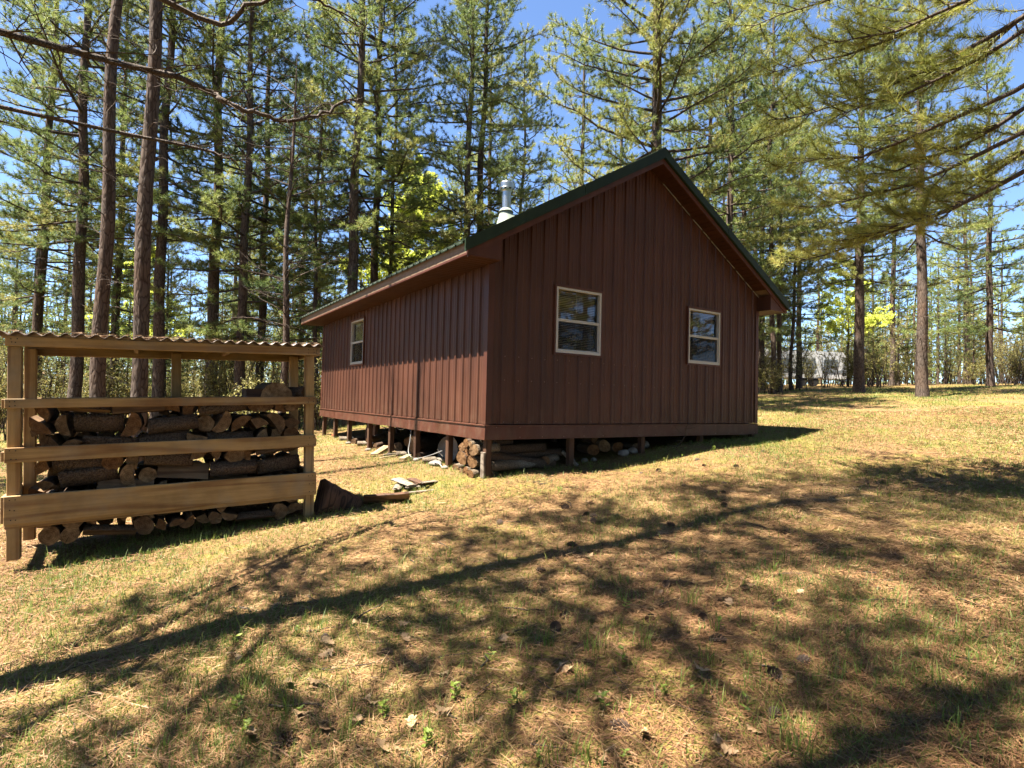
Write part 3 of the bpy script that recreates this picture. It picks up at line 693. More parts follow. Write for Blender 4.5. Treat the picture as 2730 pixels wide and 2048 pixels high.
# ------------------------------------------------------------------ logs and clutter under the cabin
def longlog(seed, p0, p1, rad, label, bm='log_bark', bend=.0, taper=.12, cat='log', rough=.1):
    p0, p1 = Vector(p0), Vector(p1); d = p1-p0
    me = log_mesh(seed,'round',d.length,rad,bend,bm,rough,14,9,taper)
    q_ = Vector((0,1,0)).rotation_difference(d.normalized()).to_matrix()
    return put_log('log', me, (p0+p1)/2, q_, (1,1,1), label, cat)
g0 = G(.8,.3)
longlog(41,(.16,.17,g0+.085),(1.18,.24,g0+.10),.078,'pale barked pole lowest in the pile under the gable','birch_bark')
longlog(42,(.10,.30,-.215),(1.30,.16,-.40),.075,'long curved log sloping down to the right in the pile under the gable',bend=-.03)
longlog(43,(.14,.42,-.19),(1.26,.36,-.16),.075,'straight brown log near the top of the pile under the gable')
longlog(44,(.6,.50,-.28),(1.60,.33,-.24),.07,'log with orange cut end beside the second gable post')
longlog(45,(1.12,.14,g0+.14),(1.44,.30,g0+.16),.072,'short pale log propped against the second gable post','birch_bark')
longlog(46,(.12,.35,-.09),(.75,.5,-.08),.05,'thin peeling log topmost under the gable skirt')
longlog(47,(1.62,-.02,-.43),(1.50,.22,-.22),.035,'small bleached branch stub leaning on the second gable post','birch_bark')
# ends stacked beside the near corner, seen from the left side
ends = [(.20,-.475,.055,'birch_bark','pale rotten-centred log end low on the pile by the near corner post'),(.42,-.46,.05,'birch_bark','narrow split log end low left on the pile by the near corner'),(.55,-.47,.045,'birch_bark','leftmost low pale log end on the pile by the near corner'),
        (.27,-.315,.082,'birch_bark','grey barked log end in the middle of the near corner pile'),(.52,-.29,.088,'log_bark','rusty brown rotten log end left on the near corner pile'),(.40,-.20,.05,'birch_bark','short white barked log on the near corner pile'),
        (.22,-.155,.075,'birch_bark','bright round cut log end near the top by the corner post'),(.52,-.135,.062,'log_bark','orange cut log end high on the left of the near corner pile'),(.36,-.065,.05,'log_bark','small orange log end topmost on the near corner pile'),(.28,-.075,.033,'birch_bark','smallest pale log end topmost by the near corner post')]
for i, (y, z, rad, bm, lb) in enumerate(ends):
    x0 = -.09+rr.uniform(-.05,.03)
    longlog(60+i,(x0,y-.02,z),(x0+.46,y+.12,z+.01),rad*1.1,lb,bm,rough=.12)
rot = longlog(75,(.09,.12,-.48),(.5,.55,-.47),.10,'dark rotten log under the near corner pile')
# cut rounds and stones under the middle of the gable
for i, (x_, y, z, rad, lb) in enumerate([(2.30,.35,-.235,.10,'hollow crescent-ended log under the middle of the gable'),(2.57,.38,-.185,.105,'large grey round log end under the gable'),(2.78,.30,-.20,.085,'pale round log end under the gable beside the large grey one'),(2.95,.42,-.2,.075,'round log end just left of the third gable post'),(2.5,.55,-.09,.06,'brown log lying on top of the rounds under the gable'),(3.22,.3,-.205,.062,'small round log end right of the third gable post')]):
    longlog(80+i,(x_,y+.06,z),(x_+.12,y+.5,z),rad,lb,'birch_bark' if i in (1,2,5) else 'log_bark')
def stone(seed, loc, sz, lb):
    r = np.random.default_rng(seed); V=[]; nu,nv=14,9
    for j in range(nv+1):
        for i in range(nu):
            a=2*math.pi*i/nu; b=math.pi*j/nv; d=np.array([math.sin(b)*math.cos(a),math.sin(b)*math.sin(a),math.cos(b)])
            e=1+.10*math.sin(3*d[0]+seed)+.08*math.sin(4*d[1]+2*seed)+.05*math.sin(7*d[2]+d[0]*5)
            V.append(tuple(d*e*np.array(sz)))
    F=[(j*nu+i,(j+1)*nu+i,(j+1)*nu+(i+1)%nu,j*nu+(i+1)%nu) for j in range(nv) for i in range(nu)]
    o=MB().add(V,F).build('stone',M['stone'],None,True); o.location=loc; tag(o,lb,'stone'); return o
for i,(x_,y,rad,lb) in enumerate([(1.75,.30,.07,'small pale stone right of the second gable post'),(1.95,.22,.055,'flat stone lying right of the second gable post'),(2.68,.12,.09,'rounded stone in front of the grey log end under the gable'),(2.93,.16,.085,'rounded stone touching the third gable post'),(3.42,.35,.09,'grey stone under the gable behind the dead twig'),(2.12,.2,.05,'smallest stone under the gable')]):
    stone(i+3,(x_,y,G(x_,y)+rad*.55),(rad,rad*.9,rad*.72),lb)
# dead branch caught under the gable skirt
ts = TubeSet()
def limb(pts, r0, r1, n=5, a=.5): ts.add(np.array(pts,float), np.linspace(r0,r1,len(pts)), n, a)
gx = G(3.9,-.15)
limb([(3.72,-.10,gx+.01),(3.80,-.14,gx+.10),(3.86,-.16,gx+.2),(3.85,-.16,gx+.3),(3.95,-.14,gx+.38),(4.0,-.12,gx+.46)],.009,.004)
limb([(3.85,-.16,gx+.3),(3.98,-.2,gx+.32),(4.12,-.22,gx+.35)],.006,.003); limb([(3.86,-.16,gx+.2),(3.72,-.14,gx+.25),(3.62,-.10,gx+.38)],.006,.003)
limb([(3.72,-.10,gx+.01),(3.55,-.2,gx+.02),(3.4,-.22,gx+.04)],.007,.003); limb([(3.80,-.14,gx+.10),(3.62,-.2,gx+.12),(3.5,-.24,gx+.1)],.006,.003)
tag(link('dead_branch', ts.mesh('dead_branch'), None, M['log_bark']), 'forked dead branch lying against the gable skirt right of the middle', 'branch')
# along the left side: boards, rounds, disc, block, cables
def board(p, sz, rz, ry, mat, lb, name='board', cat='board'):
    o = MB().bbox((-sz[0]/2,-sz[1]/2,-sz[2]/2),(sz[0]/2,sz[1]/2,sz[2]/2),.004).build(name, M[mat]); o.location = p; o.rotation_euler = (0,ry,rz); tag(o, lb, cat); return o
gl_ = lambda x_, y: G(x_, y)
board((-.07,3.83,gl_(-.07,3.83)+.06),(.55,.14,.035),.75,-.22,'pale_board','pale board propped between the fourth and fifth side posts')
board((.12,3.55,gl_(.1,3.5)+.03),(.4,.12,.03),1.2,0,'pale_board','short pale board flat beside the fifth side post')
board((-.06,2.62,gl_(-.06,2.62)+.035),(.42,.10,.04),.9,-.05,'pale_board','pale board end lying left of the third side post from the near corner')
board((-.18,3.05,gl_(-.18,3.05)+.025),(.62,.035,.02),.65,0,'pale_board','thin pale lath lying in the needles by the side posts')
board((-.02,3.28,gl_(0,3.28)+.03),(.45,.03,.025),.3,0,'grey_wood','thin grey stick lying left of the log end under the cabin')
board((.35,5.6,-.25),(.06,.6,.35),0,.1,'old_post','brown plank standing on edge behind the far side posts')
longlog(101,(.18,2.86,-.30),(.75,3.1,-.30),.155,'big round log end leaning under the middle of the side wall')
longlog(102,(.05,4.86,-.36),(.45,5.15,-.30),.075,'pale split log under the side wall by the fourth post','birch_bark')
longlog(103,(-.05,4.2,-.42),(.5,4.5,-.36),.05,'thin log with orange cut end between the side posts')
longlog(104,(.35,3.5,-.30),(1.4,4.6,-.25),.09,'dark log lying deep under the side wall'); longlog(105,(.3,3.9,-.44),(1.4,5.0,-.44),.10,'dark log on the soil deep under the side wall')
longlog(106,(.5,1.2,-.42),(1.6,2.4,-.40),.11,'dark log behind the round disc under the cabin')
d_ = MB().lathe([(.0,-.004),(.19,-.004),(.215,.0),(.225,.01),(.225,.03),(.215,.03),(.21,.012),(.0,.008)],36).build('round_disc', M['stone'], None, True); d_.location=(.32,1.72,-.29); d_.rotation_euler=(0,R(-82),R(20)); tag(d_,'large round metal disc standing under the side wall','disc')
blk = MB(); blk.bbox((-.10,-.05,-.09),(.10,.05,.09),.006); bo = blk.build('concrete_block', M['concrete']); bo.location=(.26,.95,G(.26,.95)+.22); bo.rotation_euler=(.3,.2,1.0); tag(bo,'small holed concrete block on rubble by the near corner pile','concrete block')
for hx,hz in ((-.05,.04),(.05,.04),(0,-.02),(-.05,-.05),(.05,-.05)):
    MB().prism([(hx+.02*math.cos(a*math.pi/4),hz+.02*math.sin(a*math.pi/4)) for a in range(8)],'y',-.0515,.0515).build('hole',M['dark'],bo)
stone(19,(.3,.98,G(.3,.98)+.07),(.16,.14,.09),'dark flat stone carrying the holed concrete block')
def cable(pts, rad, lb, name='cable'):
    P = np.array(pts,float); tt=np.linspace(0,len(P)-1,len(P)*6); Q=[]
    for t_ in tt:
        i=min(int(t_),len(P)-2); f=t_-i; a=P[max(i-1,0)];b=P[i];c_=P[i+1];d=P[min(i+2,len(P)-1)]
        Q.append(.5*((2*b)+(-a+c_)*f+(2*a-5*b+4*c_-d)*f*f+(-a+3*b-3*c_+d)*f**3))
    ts=TubeSet(); ts.add(np.array(Q),rad,6); return tag(link(name,ts.mesh(name),None,M['cable']),lb,'cable')
gg=G(-.05,2)
cable([(.02,2.58,.05),(-.01,2.56,-.2),(-.06,2.50,gg+.12),(-.08,2.3,gg+.04),(-.06,2.05,gg+.05),(.02,1.75,gg+.13),(.10,1.5,-.28)],.007,'white cable looping down beside the third side post to the disc')
cable([(-.03,1.62,gg+.03),(-.07,1.4,gg+.05),(-.06,1.28,gg+.045),(-.05,1.2,gg+.0)],.009,'short white hose end beside the second side post')
cable([(.06,4.3,.0),(.03,3.95,-.05),(.03,3.75,-.03),(.04,3.5,.02)],.005,'thin wire sagging from the floor above the fifth side post')
cable([(.05,3.4,.01),(.02,3.1,-.04),(.04,2.8,.02)],.005,'thin wire sagging from the floor between two side posts')
longlog(107,(-.12,1.78,gg+.045),(.25,1.62,gg+.05),.045,'weathered split log on the soil beside the white hose','birch_bark')
stone(25,(-.02,1.5,gg+.02),(.1,.12,.05),'brown rubble stone beside the white hose')
board((.1,7.6,gl_(.1,7.6)+.05),(.06,.18,.05),.2,0,'orange','small orange scrap between the far side posts','scrap','scrap')
for i, (y, dx, ln_, rad, bm, lb) in enumerate([(1.95,-.04,.4,.05,'birch_bark','pale split log lying just left of the round disc'),(2.25,.02,.5,.06,'log_bark','brown log lying behind the third side post'),(3.2,.0,.36,.05,'birch_bark','bleached stub of log beside the big round log end'),(4.1,-.02,.42,.055,'log_bark','brown stick of firewood before the fifth side post'),(5.45,.0,.4,.06,'birch_bark','pale log end between the far side posts'),(5.9,.05,.4,.07,'log_bark','dark log by the sixth side post'),(6.8,.0,.4,.06,'birch_bark','pale log under the far end of the side wall'),(.82,-.02,.34,.05,'birch_bark','short pale log left of the near corner pile')]):
    g_ = G(dx, y)+rad*.8; longlog(180+i,(dx,y,g_),(dx+ln_*.8,y+ln_*.55*(1 if i%2 else -.6),g_+.01),rad,lb,bm)
for i, (y, dx, rad, lb) in enumerate([(2.1,-.08,.05,'pale stone on the soil before the disc'),(3.4,-.05,.045,'small pale stone by the pale boards'),(4.6,-.05,.05,'pale stone beside the fourth side post from the back'),(6.0,-.04,.05,'pale stone between the far side posts'),(1.05,-.08,.045,'small stone between the second post and the corner pile')]):
    stone(40+i,(dx,y,G(dx,y)+rad*.4),(rad*1.2,rad,rad*.7),lb)
# rotten half log leaning by the rack
def chunk():
    me = log_mesh(120,'half',.66,.24,0,'log_bark',.1,14,11,.3,.16); o = put_log('rotten_log', me, (-2.02,-.30,G(-2.02,-.30)+.09), Matrix.Rotation(R(24),3,'Y') @ Matrix.Rotation(R(-78),3,'Z') @ Matrix.Rotation(R(60),3,'Y'), (.72,.75,.72), 'big dark rotten split log leaning on the ground beside the rack', 'log')
    o.data.materials.clear()
    for nm in ('rotten_wood','rotten_wood','rotten_wood'): o.data.materials.append(M[nm])
chunk()
put_log('rotten_log', log_mesh(121,'slab',.5,.13,0,'log_bark',.1,14,8,.3,.2), (-1.50,-.30,G(-1.5,-.3)+.05), Matrix.Rotation(R(75),3,'Z') @ Matrix.Rotation(.6,3,'Y'), (1,1,.7), 'flat dark slab of rotten wood right of the big rotten log', 'log').data.materials[0] = M['rotten_wood']
put_log('wood_scrap', log_mesh(122,'quarter',.2,.06), (-1.33,-.32,G(-1.33,-.32)+.06), Matrix.Rotation(R(40),3,'Z'), (1,1,1), 'pale chunk of wood in the shadow edge by the rotten log', 'wood scrap').data.materials[0] = M['grey_wood']
# weathered scrap pile
for i,(x_,y,z,ln_,sz,rz,ry,lb) in enumerate([(-1.02,.30,.07,.62,(.17,.075),1.30+.2,.04,'widest bleached plank on the scrap wood pile'),(-.84,.32,.05,.42,(.11,.09),1.55,-.05,'dark edged split piece right on the scrap pile'),(-1.15,.22,.045,.5,(.10,.06),1.1,.08,'bleached slab left on the scrap wood pile'),(-.74,.16,.05,.46,(.06,.05),.72,.12,'thin grey stick leaning on the right of the scrap pile'),(-.95,.12,.035,.4,(.07,.05),.6,.1,'splintered stick at the front of the scrap pile'),(-.78,.26,.03,.3,(.13,.08),.3,0,'dark rotten chunk under the right of the scrap pile'),(-1.0,-.12,.02,.42,(.07,.03),.12,0,'half buried grey board before the scrap pile')]):
    me = log_mesh(130+i,'slab',ln_,1.,0,'grey_wood',.1,14,8,.3,.16)
    o = put_log('wood_scrap', me, (x_,y,G(x_,y)+z), Matrix.Rotation(ry,3,'Y') @ Matrix.Rotation(rz+math.pi/2,3,'Z') @ Matrix.Rotation(math.pi if i%2 else 0,3,'Y'), (sz[0]*.5,1,sz[1]*.55), lb, 'wood scrap', 'weathered scrap wood by the cabin')
    mats = ('grey_wood','grey_wood','grey_wood') if i not in (1,5) else ('rotten_wood','grey_wood','rotten_wood')
    o.data.materials.clear()
    for nm in mats: o.data.materials.append(M[nm])

# ------------------------------------------------------------------ trees
def at3(u, v, D): return CAM + D*(fw + rt2*(u-1365)/FPX - up2*(v-1024)/FPX)
def unit(v): return v/(np.linalg.norm(v)+1e-9)
def needles(P, A, rng, nd, nl, nw, tone):
    """tufts at P along A -> thin triangles"""
    n = len(P); P = np.repeat(P, nd, 0); A = np.repeat(A, nd, 0); tone = np.repeat(tone, nd)
    k = len(P); rv = rng.normal(size=(k,3)); rv /= np.linalg.norm(rv,axis=1,keepdims=True)
    d = A*rng.uniform(.25,1.0,(k,1)) + rv*.85; d /= np.linalg.norm(d,axis=1,keepdims=True)
    sd = np.cross(d, rng.normal(size=(k,3))); sd /= np.linalg.norm(sd,axis=1,keepdims=True)+1e-9
    l = nl*rng.uniform(.75,1.1,(k,1))*np.repeat(rng.uniform(.6,1.1,(n,1)),nd,0); b = P + A*rng.uniform(-.04,.04,(k,1))
    w_ = nw*.5
    V = np.stack([b-sd*w_, b+sd*w_, b+d*l], 1).reshape(-1,3)
    a = np.clip(tone+rng.normal(0,.10,k), 0, .95); a = np.where(rng.random(k) < .012, 1.0, a)
    return V, np.arange(3*k).reshape(-1,3), np.repeat(a, 3)
class Tree:
    def __init__(s, seed, nd=16, nl=.14, nw=.012, tone=.45):
        s.r = np.random.default_rng(seed); s.br = TubeSet(); s.P=[]; s.A=[]; s.t=[]; s.nd=nd; s.nl=nl; s.nw=nw; s.tone=tone; s.tstep=.085
    def trunk(s, H, dbh, lean=(0,0), wob=.08, top=.03, n=10):
        k = int(H/.7)+2; z = np.linspace(-.25, H, k); r = s.r
        ph = r.uniform(0,6.28,4)
        f = np.clip(z/H, 0, 1)
        x = lean[0]*f*H + wob*np.sin(z*.45+ph[0])*f + .3*wob*np.sin(z*1.3+ph[2]); y = lean[1]*f*H + wob*np.sin(z*.38+ph[1])*f + .3*wob*np.sin(z*1.1+ph[3])
        s.C = np.stack([x, y, z], -1); s.H = H
        rad = dbh/2*(1-f)**.75*(1+.35*np.exp(-np.maximum(z,0)/.25))+top*.5
        s.rad = rad
        ts = TubeSet(); ts.add(s.C, rad, n)
        # uneven bark silhouette
        V = ts.V[0]; ctr = np.repeat(s.C, n, 0); j = 1+s.r.normal(0,.035,len(V)); ts.V[0] = ctr+(V-ctr)*j[:,None]
        s.tm = ts.mesh('trunk'); return s
    def pt(s, z):
        return np.array([np.interp(z, s.C[:,2], s.C[:,i]) for i in range(3)]), float(np.interp(z, s.C[:,2], s.rad))
    def tuft(s, p, a, t): s.P.append(p); s.A.append(a); s.t.append(t)
    def twig(s, p, d, L, r0, foliage=True, tone=.5, step=.085, sub=0):
        r = s.r; n = 4; P = [p]; q = p.copy(); dd = d.copy()
        for k in range(n):
            dd = unit(dd + r.normal(0,.18,3)*np.array([1,1,.7]) + np.array([0,0,.10 if foliage else -.02])); q = q+dd*L/n; P.append(q.copy())
        P = np.array(P); s.br.add(P, np.linspace(r0, .0025, n+1), 3, r.random())
        if foliage:
            ds = np.arange(.30*L, L+.001, step)
            for x_ in ds:
                f = x_/L*n; i = min(int(f), n-1); s.tuft(P[i]+(P[i+1]-P[i])*(f-i), unit(P[i+1]-P[i]), tone)
            s.tuft(P[-1], unit(P[-1]-P[-2]), tone)
        if sub:
            for k in range(sub):
                i = r.integers(1, n); s.twig(P[i], unit(unit(P[i]-P[i-1])+r.normal(0,.7,3)), L*r.uniform(.35,.6), r0*.6, foliage, tone, step, sub-1 if not foliage else 0)
    def branch(s, P, r0, foliage=True, ntw=None, tlen=.6, start=.3, tone=None, step=.085, tips=.004, sub=0):
        r = s.r; P = np.asarray(P, float); s.br.add(P, np.linspace(r0, tips, len(P)), 5, r.random())
        seg = np.linalg.norm(np.diff(P,axis=0),axis=1); L = seg.sum(); cum = np.concatenate([[0],np.cumsum(seg)])
        ntw = ntw if ntw is not None else int(L*5)
        tb = s.tone + r.normal(0,.2) if tone is None else tone
        for k in range(ntw):
            f = start+(1-start)*((k+r.random())/ntw); x_ = f*L; i = min(np.searchsorted(cum, x_)-1, len(P)-2); i = max(i,0)
            q = P[i]+(P[i+1]-P[i])*((x_-cum[i])/(seg[i]+1e-9)); d = unit(P[i+1]-P[i])
            side = unit(np.cross(d, [0,0,1]))*(1 if k%2 else -1)
            dirn = unit(d*r.uniform(.4,1.0)+side*r.uniform(.4,1.0)+np.array([0,0,r.uniform(-.25,.4)]))
            s.twig(q, dirn, tlen*r.uniform(.5,1.15)*(1.15-.6*f), max(.004,r0*.3), foliage, np.clip(tb+r.normal(0,.1),.02,.9), step, sub)
        if foliage: s.tuft(P[-1], unit(P[-1]-P[-2]), tb)
    def live(s, zc, R_, dens=1., shape=None, asym=0., az0=0., step=.55, up0=-8, up1=38, tlen=.62, ztop=None):
        r = s.r; z = zc; H = s.H if ztop is None else ztop
        while z < H-.25:
            t_ = (z-zc)/(H-zc); k = r.integers(3,6)
            a0 = r.uniform(0,6.28)
            for b in range(k):
                az = a0+b*6.28/k+r.normal(0,.25)
                sh = (.72+.28*min(1,t_/.25))*(1-t_**2.2) if shape is None else shape(t_)
                L = R_*sh*r.uniform(.55,1.12)*(1+asym*math.cos(az-az0))+.25
                e = R(up0+(up1-up0)*t_+r.normal(0,9))
                c0, rd = s.pt(z+r.uniform(-.12,.12)); P = []
                bend = r.uniform(.02,.30); sw = r.normal(0,.12)
                for j in range(7):
                    f = j/6; hor = L*f*math.cos(e); azz = az+sw*f
                    P.append(c0+np.array([math.cos(azz)*hor, math.sin(azz)*hor, L*(math.sin(e)*f + bend*(f*f-.45*f))])+r.normal(0,.018*L*f,3))
                s.branch(P, .010+.0105*L, True, int(L*5.2*dens)+2, tlen, .22, None, s.tstep)
            z += step*r.uniform(.7,1.3)
        return s
    def dead(s, z0, z1, n, L0=.8, L1=1.8, thick=.012, sub=1, droop=-12):
        r = s.r
        for k in range(n):
            z = r.uniform(z0, z1); az = r.uniform(0,6.28); L = r.uniform(L0,L1); c0, rd = s.pt(z); e = R(droop+r.normal(0,14)); P=[]; cv = r.uniform(-.15,.25); sw = r.normal(0,.25)
            for j in range(5):
                f=j/4; P.append(c0+np.array([math.cos(az+sw*f)*L*f*math.cos(e), math.sin(az+sw*f)*L*f*math.cos(e), L*(math.sin(e)*f+cv*f*f)])+r.normal(0,.02*L*f,3))
            s.branch(P, thick*(.6+L*.3), False, r.integers(2,7), .45, .3, sub=sub, tips=.003)
        return s
    def make(s):
        bm = s.br.mesh('branches') if s.br.n else None; cm = None
        if s.P:
            V, F, a = needles(np.array(s.P), np.array(s.A), s.r, s.nd, s.nl, s.nw, np.array(s.t)); cm = mk('crown', V, [F], False, a)
        s.meshes = (s.tm, bm, cm); return s
def smooth(P, k=5):
    P = np.array(P, float); Q = []
    for i in range(len(P)-1):
        a = P[max(i-1,0)]; b = P[i]; c_ = P[i+1]; d = P[min(i+2,len(P)-1)]
        for f in np.arange(k)/k: Q.append(.5*((2*b)+(-a+c_)*f+(2*a-5*b+4*c_-d)*f*f+(-a+3*b-3*c_+d)*f**3))
    Q.append(P[-1]); Q = np.array(Q); r = np.random.default_rng(len(Q)); Q[1:-1] += r.normal(0,.012,(len(Q)-2,3)); return Q
def plant(tree, name, loc, rz, sc, label, group=None, cat='tree', crown='pine_needles', bark_='pine_bark', crown_name='crown'):
    root = empty(name, (loc[0], loc[1], G(loc[0], loc[1])), (0,0,rz)); root.scale = (sc,sc,sc); tag(root, label, cat, group)
    for nm, me, mt in (('trunk', tree.meshes[0], bark_), ('branches', tree.meshes[1], 'twig_bark'), (crown_name, tree.meshes[2], crown)):
        if me is not None: link(nm, me, root, M[mt])
    return root
TV = {}
def pine(seed, H, dbh, lean, zc, R_, tone, nd=29, nl=.18, nw=.0125, dens=.9, wob=.08, deadn=(1.6,5.5,14), **kw):
    t_ = Tree(seed, nd, nl, nw, tone).trunk(H, dbh, lean, wob); t_.tstep = .15
    t_.live(zc, R_, dens, **kw)
    if deadn: t_.dead(*deadn)
    return t_.make()
TV['a'] = pine(1,19,.34,(.010,.004),6.0,3.0,.55,asym=.25,step=.6,deadn=(1.8,7,20))
TV['b'] = pine(2,20,.32,(-.008,.006),6.2,3.2,.62,asym=.3,az0=2,step=.62,deadn=(1.5,7,20))
TV['c'] = pine(3,18,.30,(.004,-.01),4.6,2.7,.5,step=.56,deadn=(1.4,5,16,.6,1.5))
TV['d'] = pine(4,21,.42,(0,.004),4.8,3.9,.66,nd=34,dens=1.05,wob=.05,asym=.15,az0=4,up0=-4,step=.5,deadn=(3.5,7,10,1,2.4,.016))
TV['e'] = pine(5,16,.16,(.014,.01),3.8,1.6,.48,wob=.14,step=.5,deadn=(1,5,18,.5,1.2,.010))
TV['f'] = pine(6,17,.30,(-.006,0),3.0,3.1,.46,up0=-12,step=.52,deadn=(1,3,6))
TV['x'] = pine(16,19,.32,(.0,.004),4.0,2.7,.48,10,.24,.028,.55,step=.8,deadn=(1.5,4.5,5))
TV['y'] = pine(17,18,.30,(.004,.0),2.6,2.5,.40,10,.24,.028,.55,step=.8,deadn=(1.5,4,5))
TV['s'] = Tree(7).trunk(10.5,.20,(.0,.0),.10,.012).dead(2,10.3,60,.5,1.9,.018,2,18).make()          # dead-topped
TV['t'] = Tree(8).trunk(15.5,.19,(.006,.0),.10,.05).dead(3,15,36,.4,1.2,.012,1,10).make()
gP = 'pines standing behind the cabin'
for key, u, D, rz, sc, name, lb in [
    ('a',932,17.6,1.0,1.05,'pine_tree','thick dark pine trunk rising behind the left end of the roof'),
    ('b',985,20.5,2.2,1.0,'pine_tree','brown pine trunk just right of the thickest left trunk'),
    ('e',1022,21,4.4,1.05,'pine_tree','slim leaning pine above the left eave before the yellow-green tree'),
    ('c',1226,20,0.3,1.0,'pine_tree','left one of the twin pines beside the stove pipe'),
    ('b',1272,21,5.2,1.0,'pine_tree','right one of the twin pines nearest the stove pipe'),
    ('e',1384,24,3.0,1.0,'pine_tree','slim pine right of the stove pipe'),
    ('d',1742,17.2,.0,1.0,'pine_tree','broad pine with furrowed grey trunk rising behind the ridge'),
    ('c',1937,22,1.7,1.05,'pine_tree','dark pine behind the right roof slope'),
    ('f',1880,27,2.9,1.1,'pine_tree','dense dark pine farther behind the right roof slope'),
    ('e',2060,26,2.1,1.35,'pine_tree','dark trunked pine at the lawn edge right of the cabin'),
    ('t',2078,27.5,1.0,1.0,'dead_pine','bare dark pine leaning beside the lawn edge trunk'),
    ('e',2108,29,5.0,1.0,'pine_tree','slim pine beyond the lawn before the white camper'),
    ('f',1975,27,.9,1.0,'pine_tree','dense dark pine close behind the right eave'),
    ('f',2030,31,3.9,1.05,'pine_tree','dark pine filling the gap right of the right eave'),
    ('y',2130,33,1.9,1.0,'pine_tree','pine right of the lawn edge trunk behind the brush'),
    ('x',1825,30,2.5,1.05,'pine_tree','pine filling the sky right of the ridge pine'),
    ('f',640,17.5,.4,1.0,'pine_tree','dense low branched pine behind the left part of the rack'),
    ('c',695,21,3.5,1.0,'pine_tree','dark pine seen through the rack left of the dead topped tree'),
    ('s',757,15.2,.8,1.0,'dead_pine','dead topped pine with bare upper twigs behind the rack'),
    ('f',800,24,5.5,.9,'pine_tree','shaggy pine between the rack and the cabin'),
    ('e',842,18,2.6,.85,'pine_tree','thin pale pine standing between rack and cabin corner'),
    ('a',560,19,4.0,1.1,'pine_tree','tall pine at the far left behind the rack roof'),
    ('x',1545,27,1.2,1.0,'pine_tree','distant pine between the stove pipe and the ridge'),
    ('x',1640,30,3.3,1.0,'pine_tree','distant pine just left of the ridge pine'),
    ('x',2010,34,.2,1.0,'pine_tree','tall pine far behind the right eave'),
    ('d',2290,24,2.0,.95,'pine_tree','broad pine on the lawn at the far right'),
    ('a',2460,20,1.0,1.0,'pine_tree','pine on the lawn near the right edge of the view'),
    ('f',2640,28,4.8,1.0,'pine_tree','dense dark pine at the right edge of the view'),
    ('y',2380,36,.7,1.1,'pine_tree','pine beyond the lawn at the right'),
    ('b',420,17,5.9,1.0,'pine_tree','pine behind the left end of the rack'),
    ('f',300,21,1.9,1.0,'pine_tree','dense pine left of the rack'),
    ('a',200,16.5,3.9,1.0,'pine_tree','pine at the left edge of the view behind the rack'),
    ('c',90,19,.9,1.05,'pine_tree','leftmost pine in the view'),
    ]:
    plant(TV[key], name, at(u, D), rz, sc, lb, gP)
# snags left of the cabin whose trunks shade the side wall
plant(TV['t'], 'dead_pine', (-4.5,4.35), .4, .93, 'slim bare pine standing left of the rack, nearer the cabin', gP)
plant(TV['t'], 'dead_pine', (-3.95,2.95), 2.4, .95, 'slim bare pine standing left of the rack, farther from the cabin', gP)
# row upon row of pines farther off
rB = random.Random(77); placed = []; i = 0
while i < 74:
    u = rB.uniform(-700, 3400); D = rB.uniform(30, 75); p = at(u, D)
    if 850 < u < 1750 and rB.random() < .3: continue
    if 1010 < u < 1180 and D < 60: continue
    if u > 1980 and D < 40: continue
    if any((p[0]-a)**2+(p[1]-b)**2 < 7 for a, b in placed): continue
    placed.append(p); key = rB.choice('xxy')
    plant(TV[key], 'pine_tree', p, rB.uniform(0,6.28), rB.uniform(.85,1.15), 'far pine in the ranks of the wood behind the cabin', 'far pines of the wood'); i += 1
# overhanging pine left of the view, whose dead limb reaches into the picture
tA = Tree(11,26,.165,.010,.5).trunk(27,.29,(.0,.045),.12)
A0 = np.array([-6.3,-2.5]); zA = G(*A0)
def rel(u, v, D, o): q_ = at3(u, v, D); return np.array([q_[0]-o[0], q_[1]-o[1], q_[2]-G(*o)])
st = np.array([.1,.0,3.6])
lim = [st, rel(480,215,4.9,A0), rel(597,272,5.0,A0), rel(680,300,5.1,A0), rel(775,322,5.2,A0), rel(860,302,5.4,A0), rel(930,270,5.6,A0), rel(965,262,5.7,A0)]
tA.branch(smooth(lim), .029, False, 30, .7, .3, sub=2, tips=.010)
tA.branch(smooth([np.array([.1,0,4.6]), rel(520,40,5.2,A0), rel(660,10,5.4,A0), rel(800,-10,5.8,A0), rel(900,30,6.0,A0), rel(960,70,6.2,A0)]), .03, False, 14, .8, .3, sub=2, tips=.006)
tA.branch(smooth([np.array([.1,0,3.2]), rel(500,390,4.9,A0), rel(597,415,5.0,A0), rel(640,450,5.1,A0)]), .018, False, 5, .5, .4, sub=2, tips=.005)
tA.tstep=.13; tA.live(6.6,2.5,.75,asym=.3,az0=-1.5,step=.75,shape=lambda t_:(.55+.45*min(1,t_/.55))*(1-max(0,(t_-.6)/.4)**2)); tA.dead(4.2,7,5,.8,1.6); tA.make()
plant(tA, 'pine_tree', A0, 0, 1, 'pine left of the view whose bare curved limb crosses the upper left', gP)
tB = Tree(12,22,.165,.010,.5).trunk(19,.34); tB.tstep=.15; tB.live(5.8,2.9,.75,step=.75).make()
plant(tB, 'pine_tree', (-7.4,-4.3), .5, 1, 'pine left of the viewer shading the foreground litter', 'pines shading the foreground')
plant(tB, 'pine_tree', (-6.6,-7.6), 2.1, .95, 'pine close left of the viewer shading the nearest litter', 'pines shading the foreground')
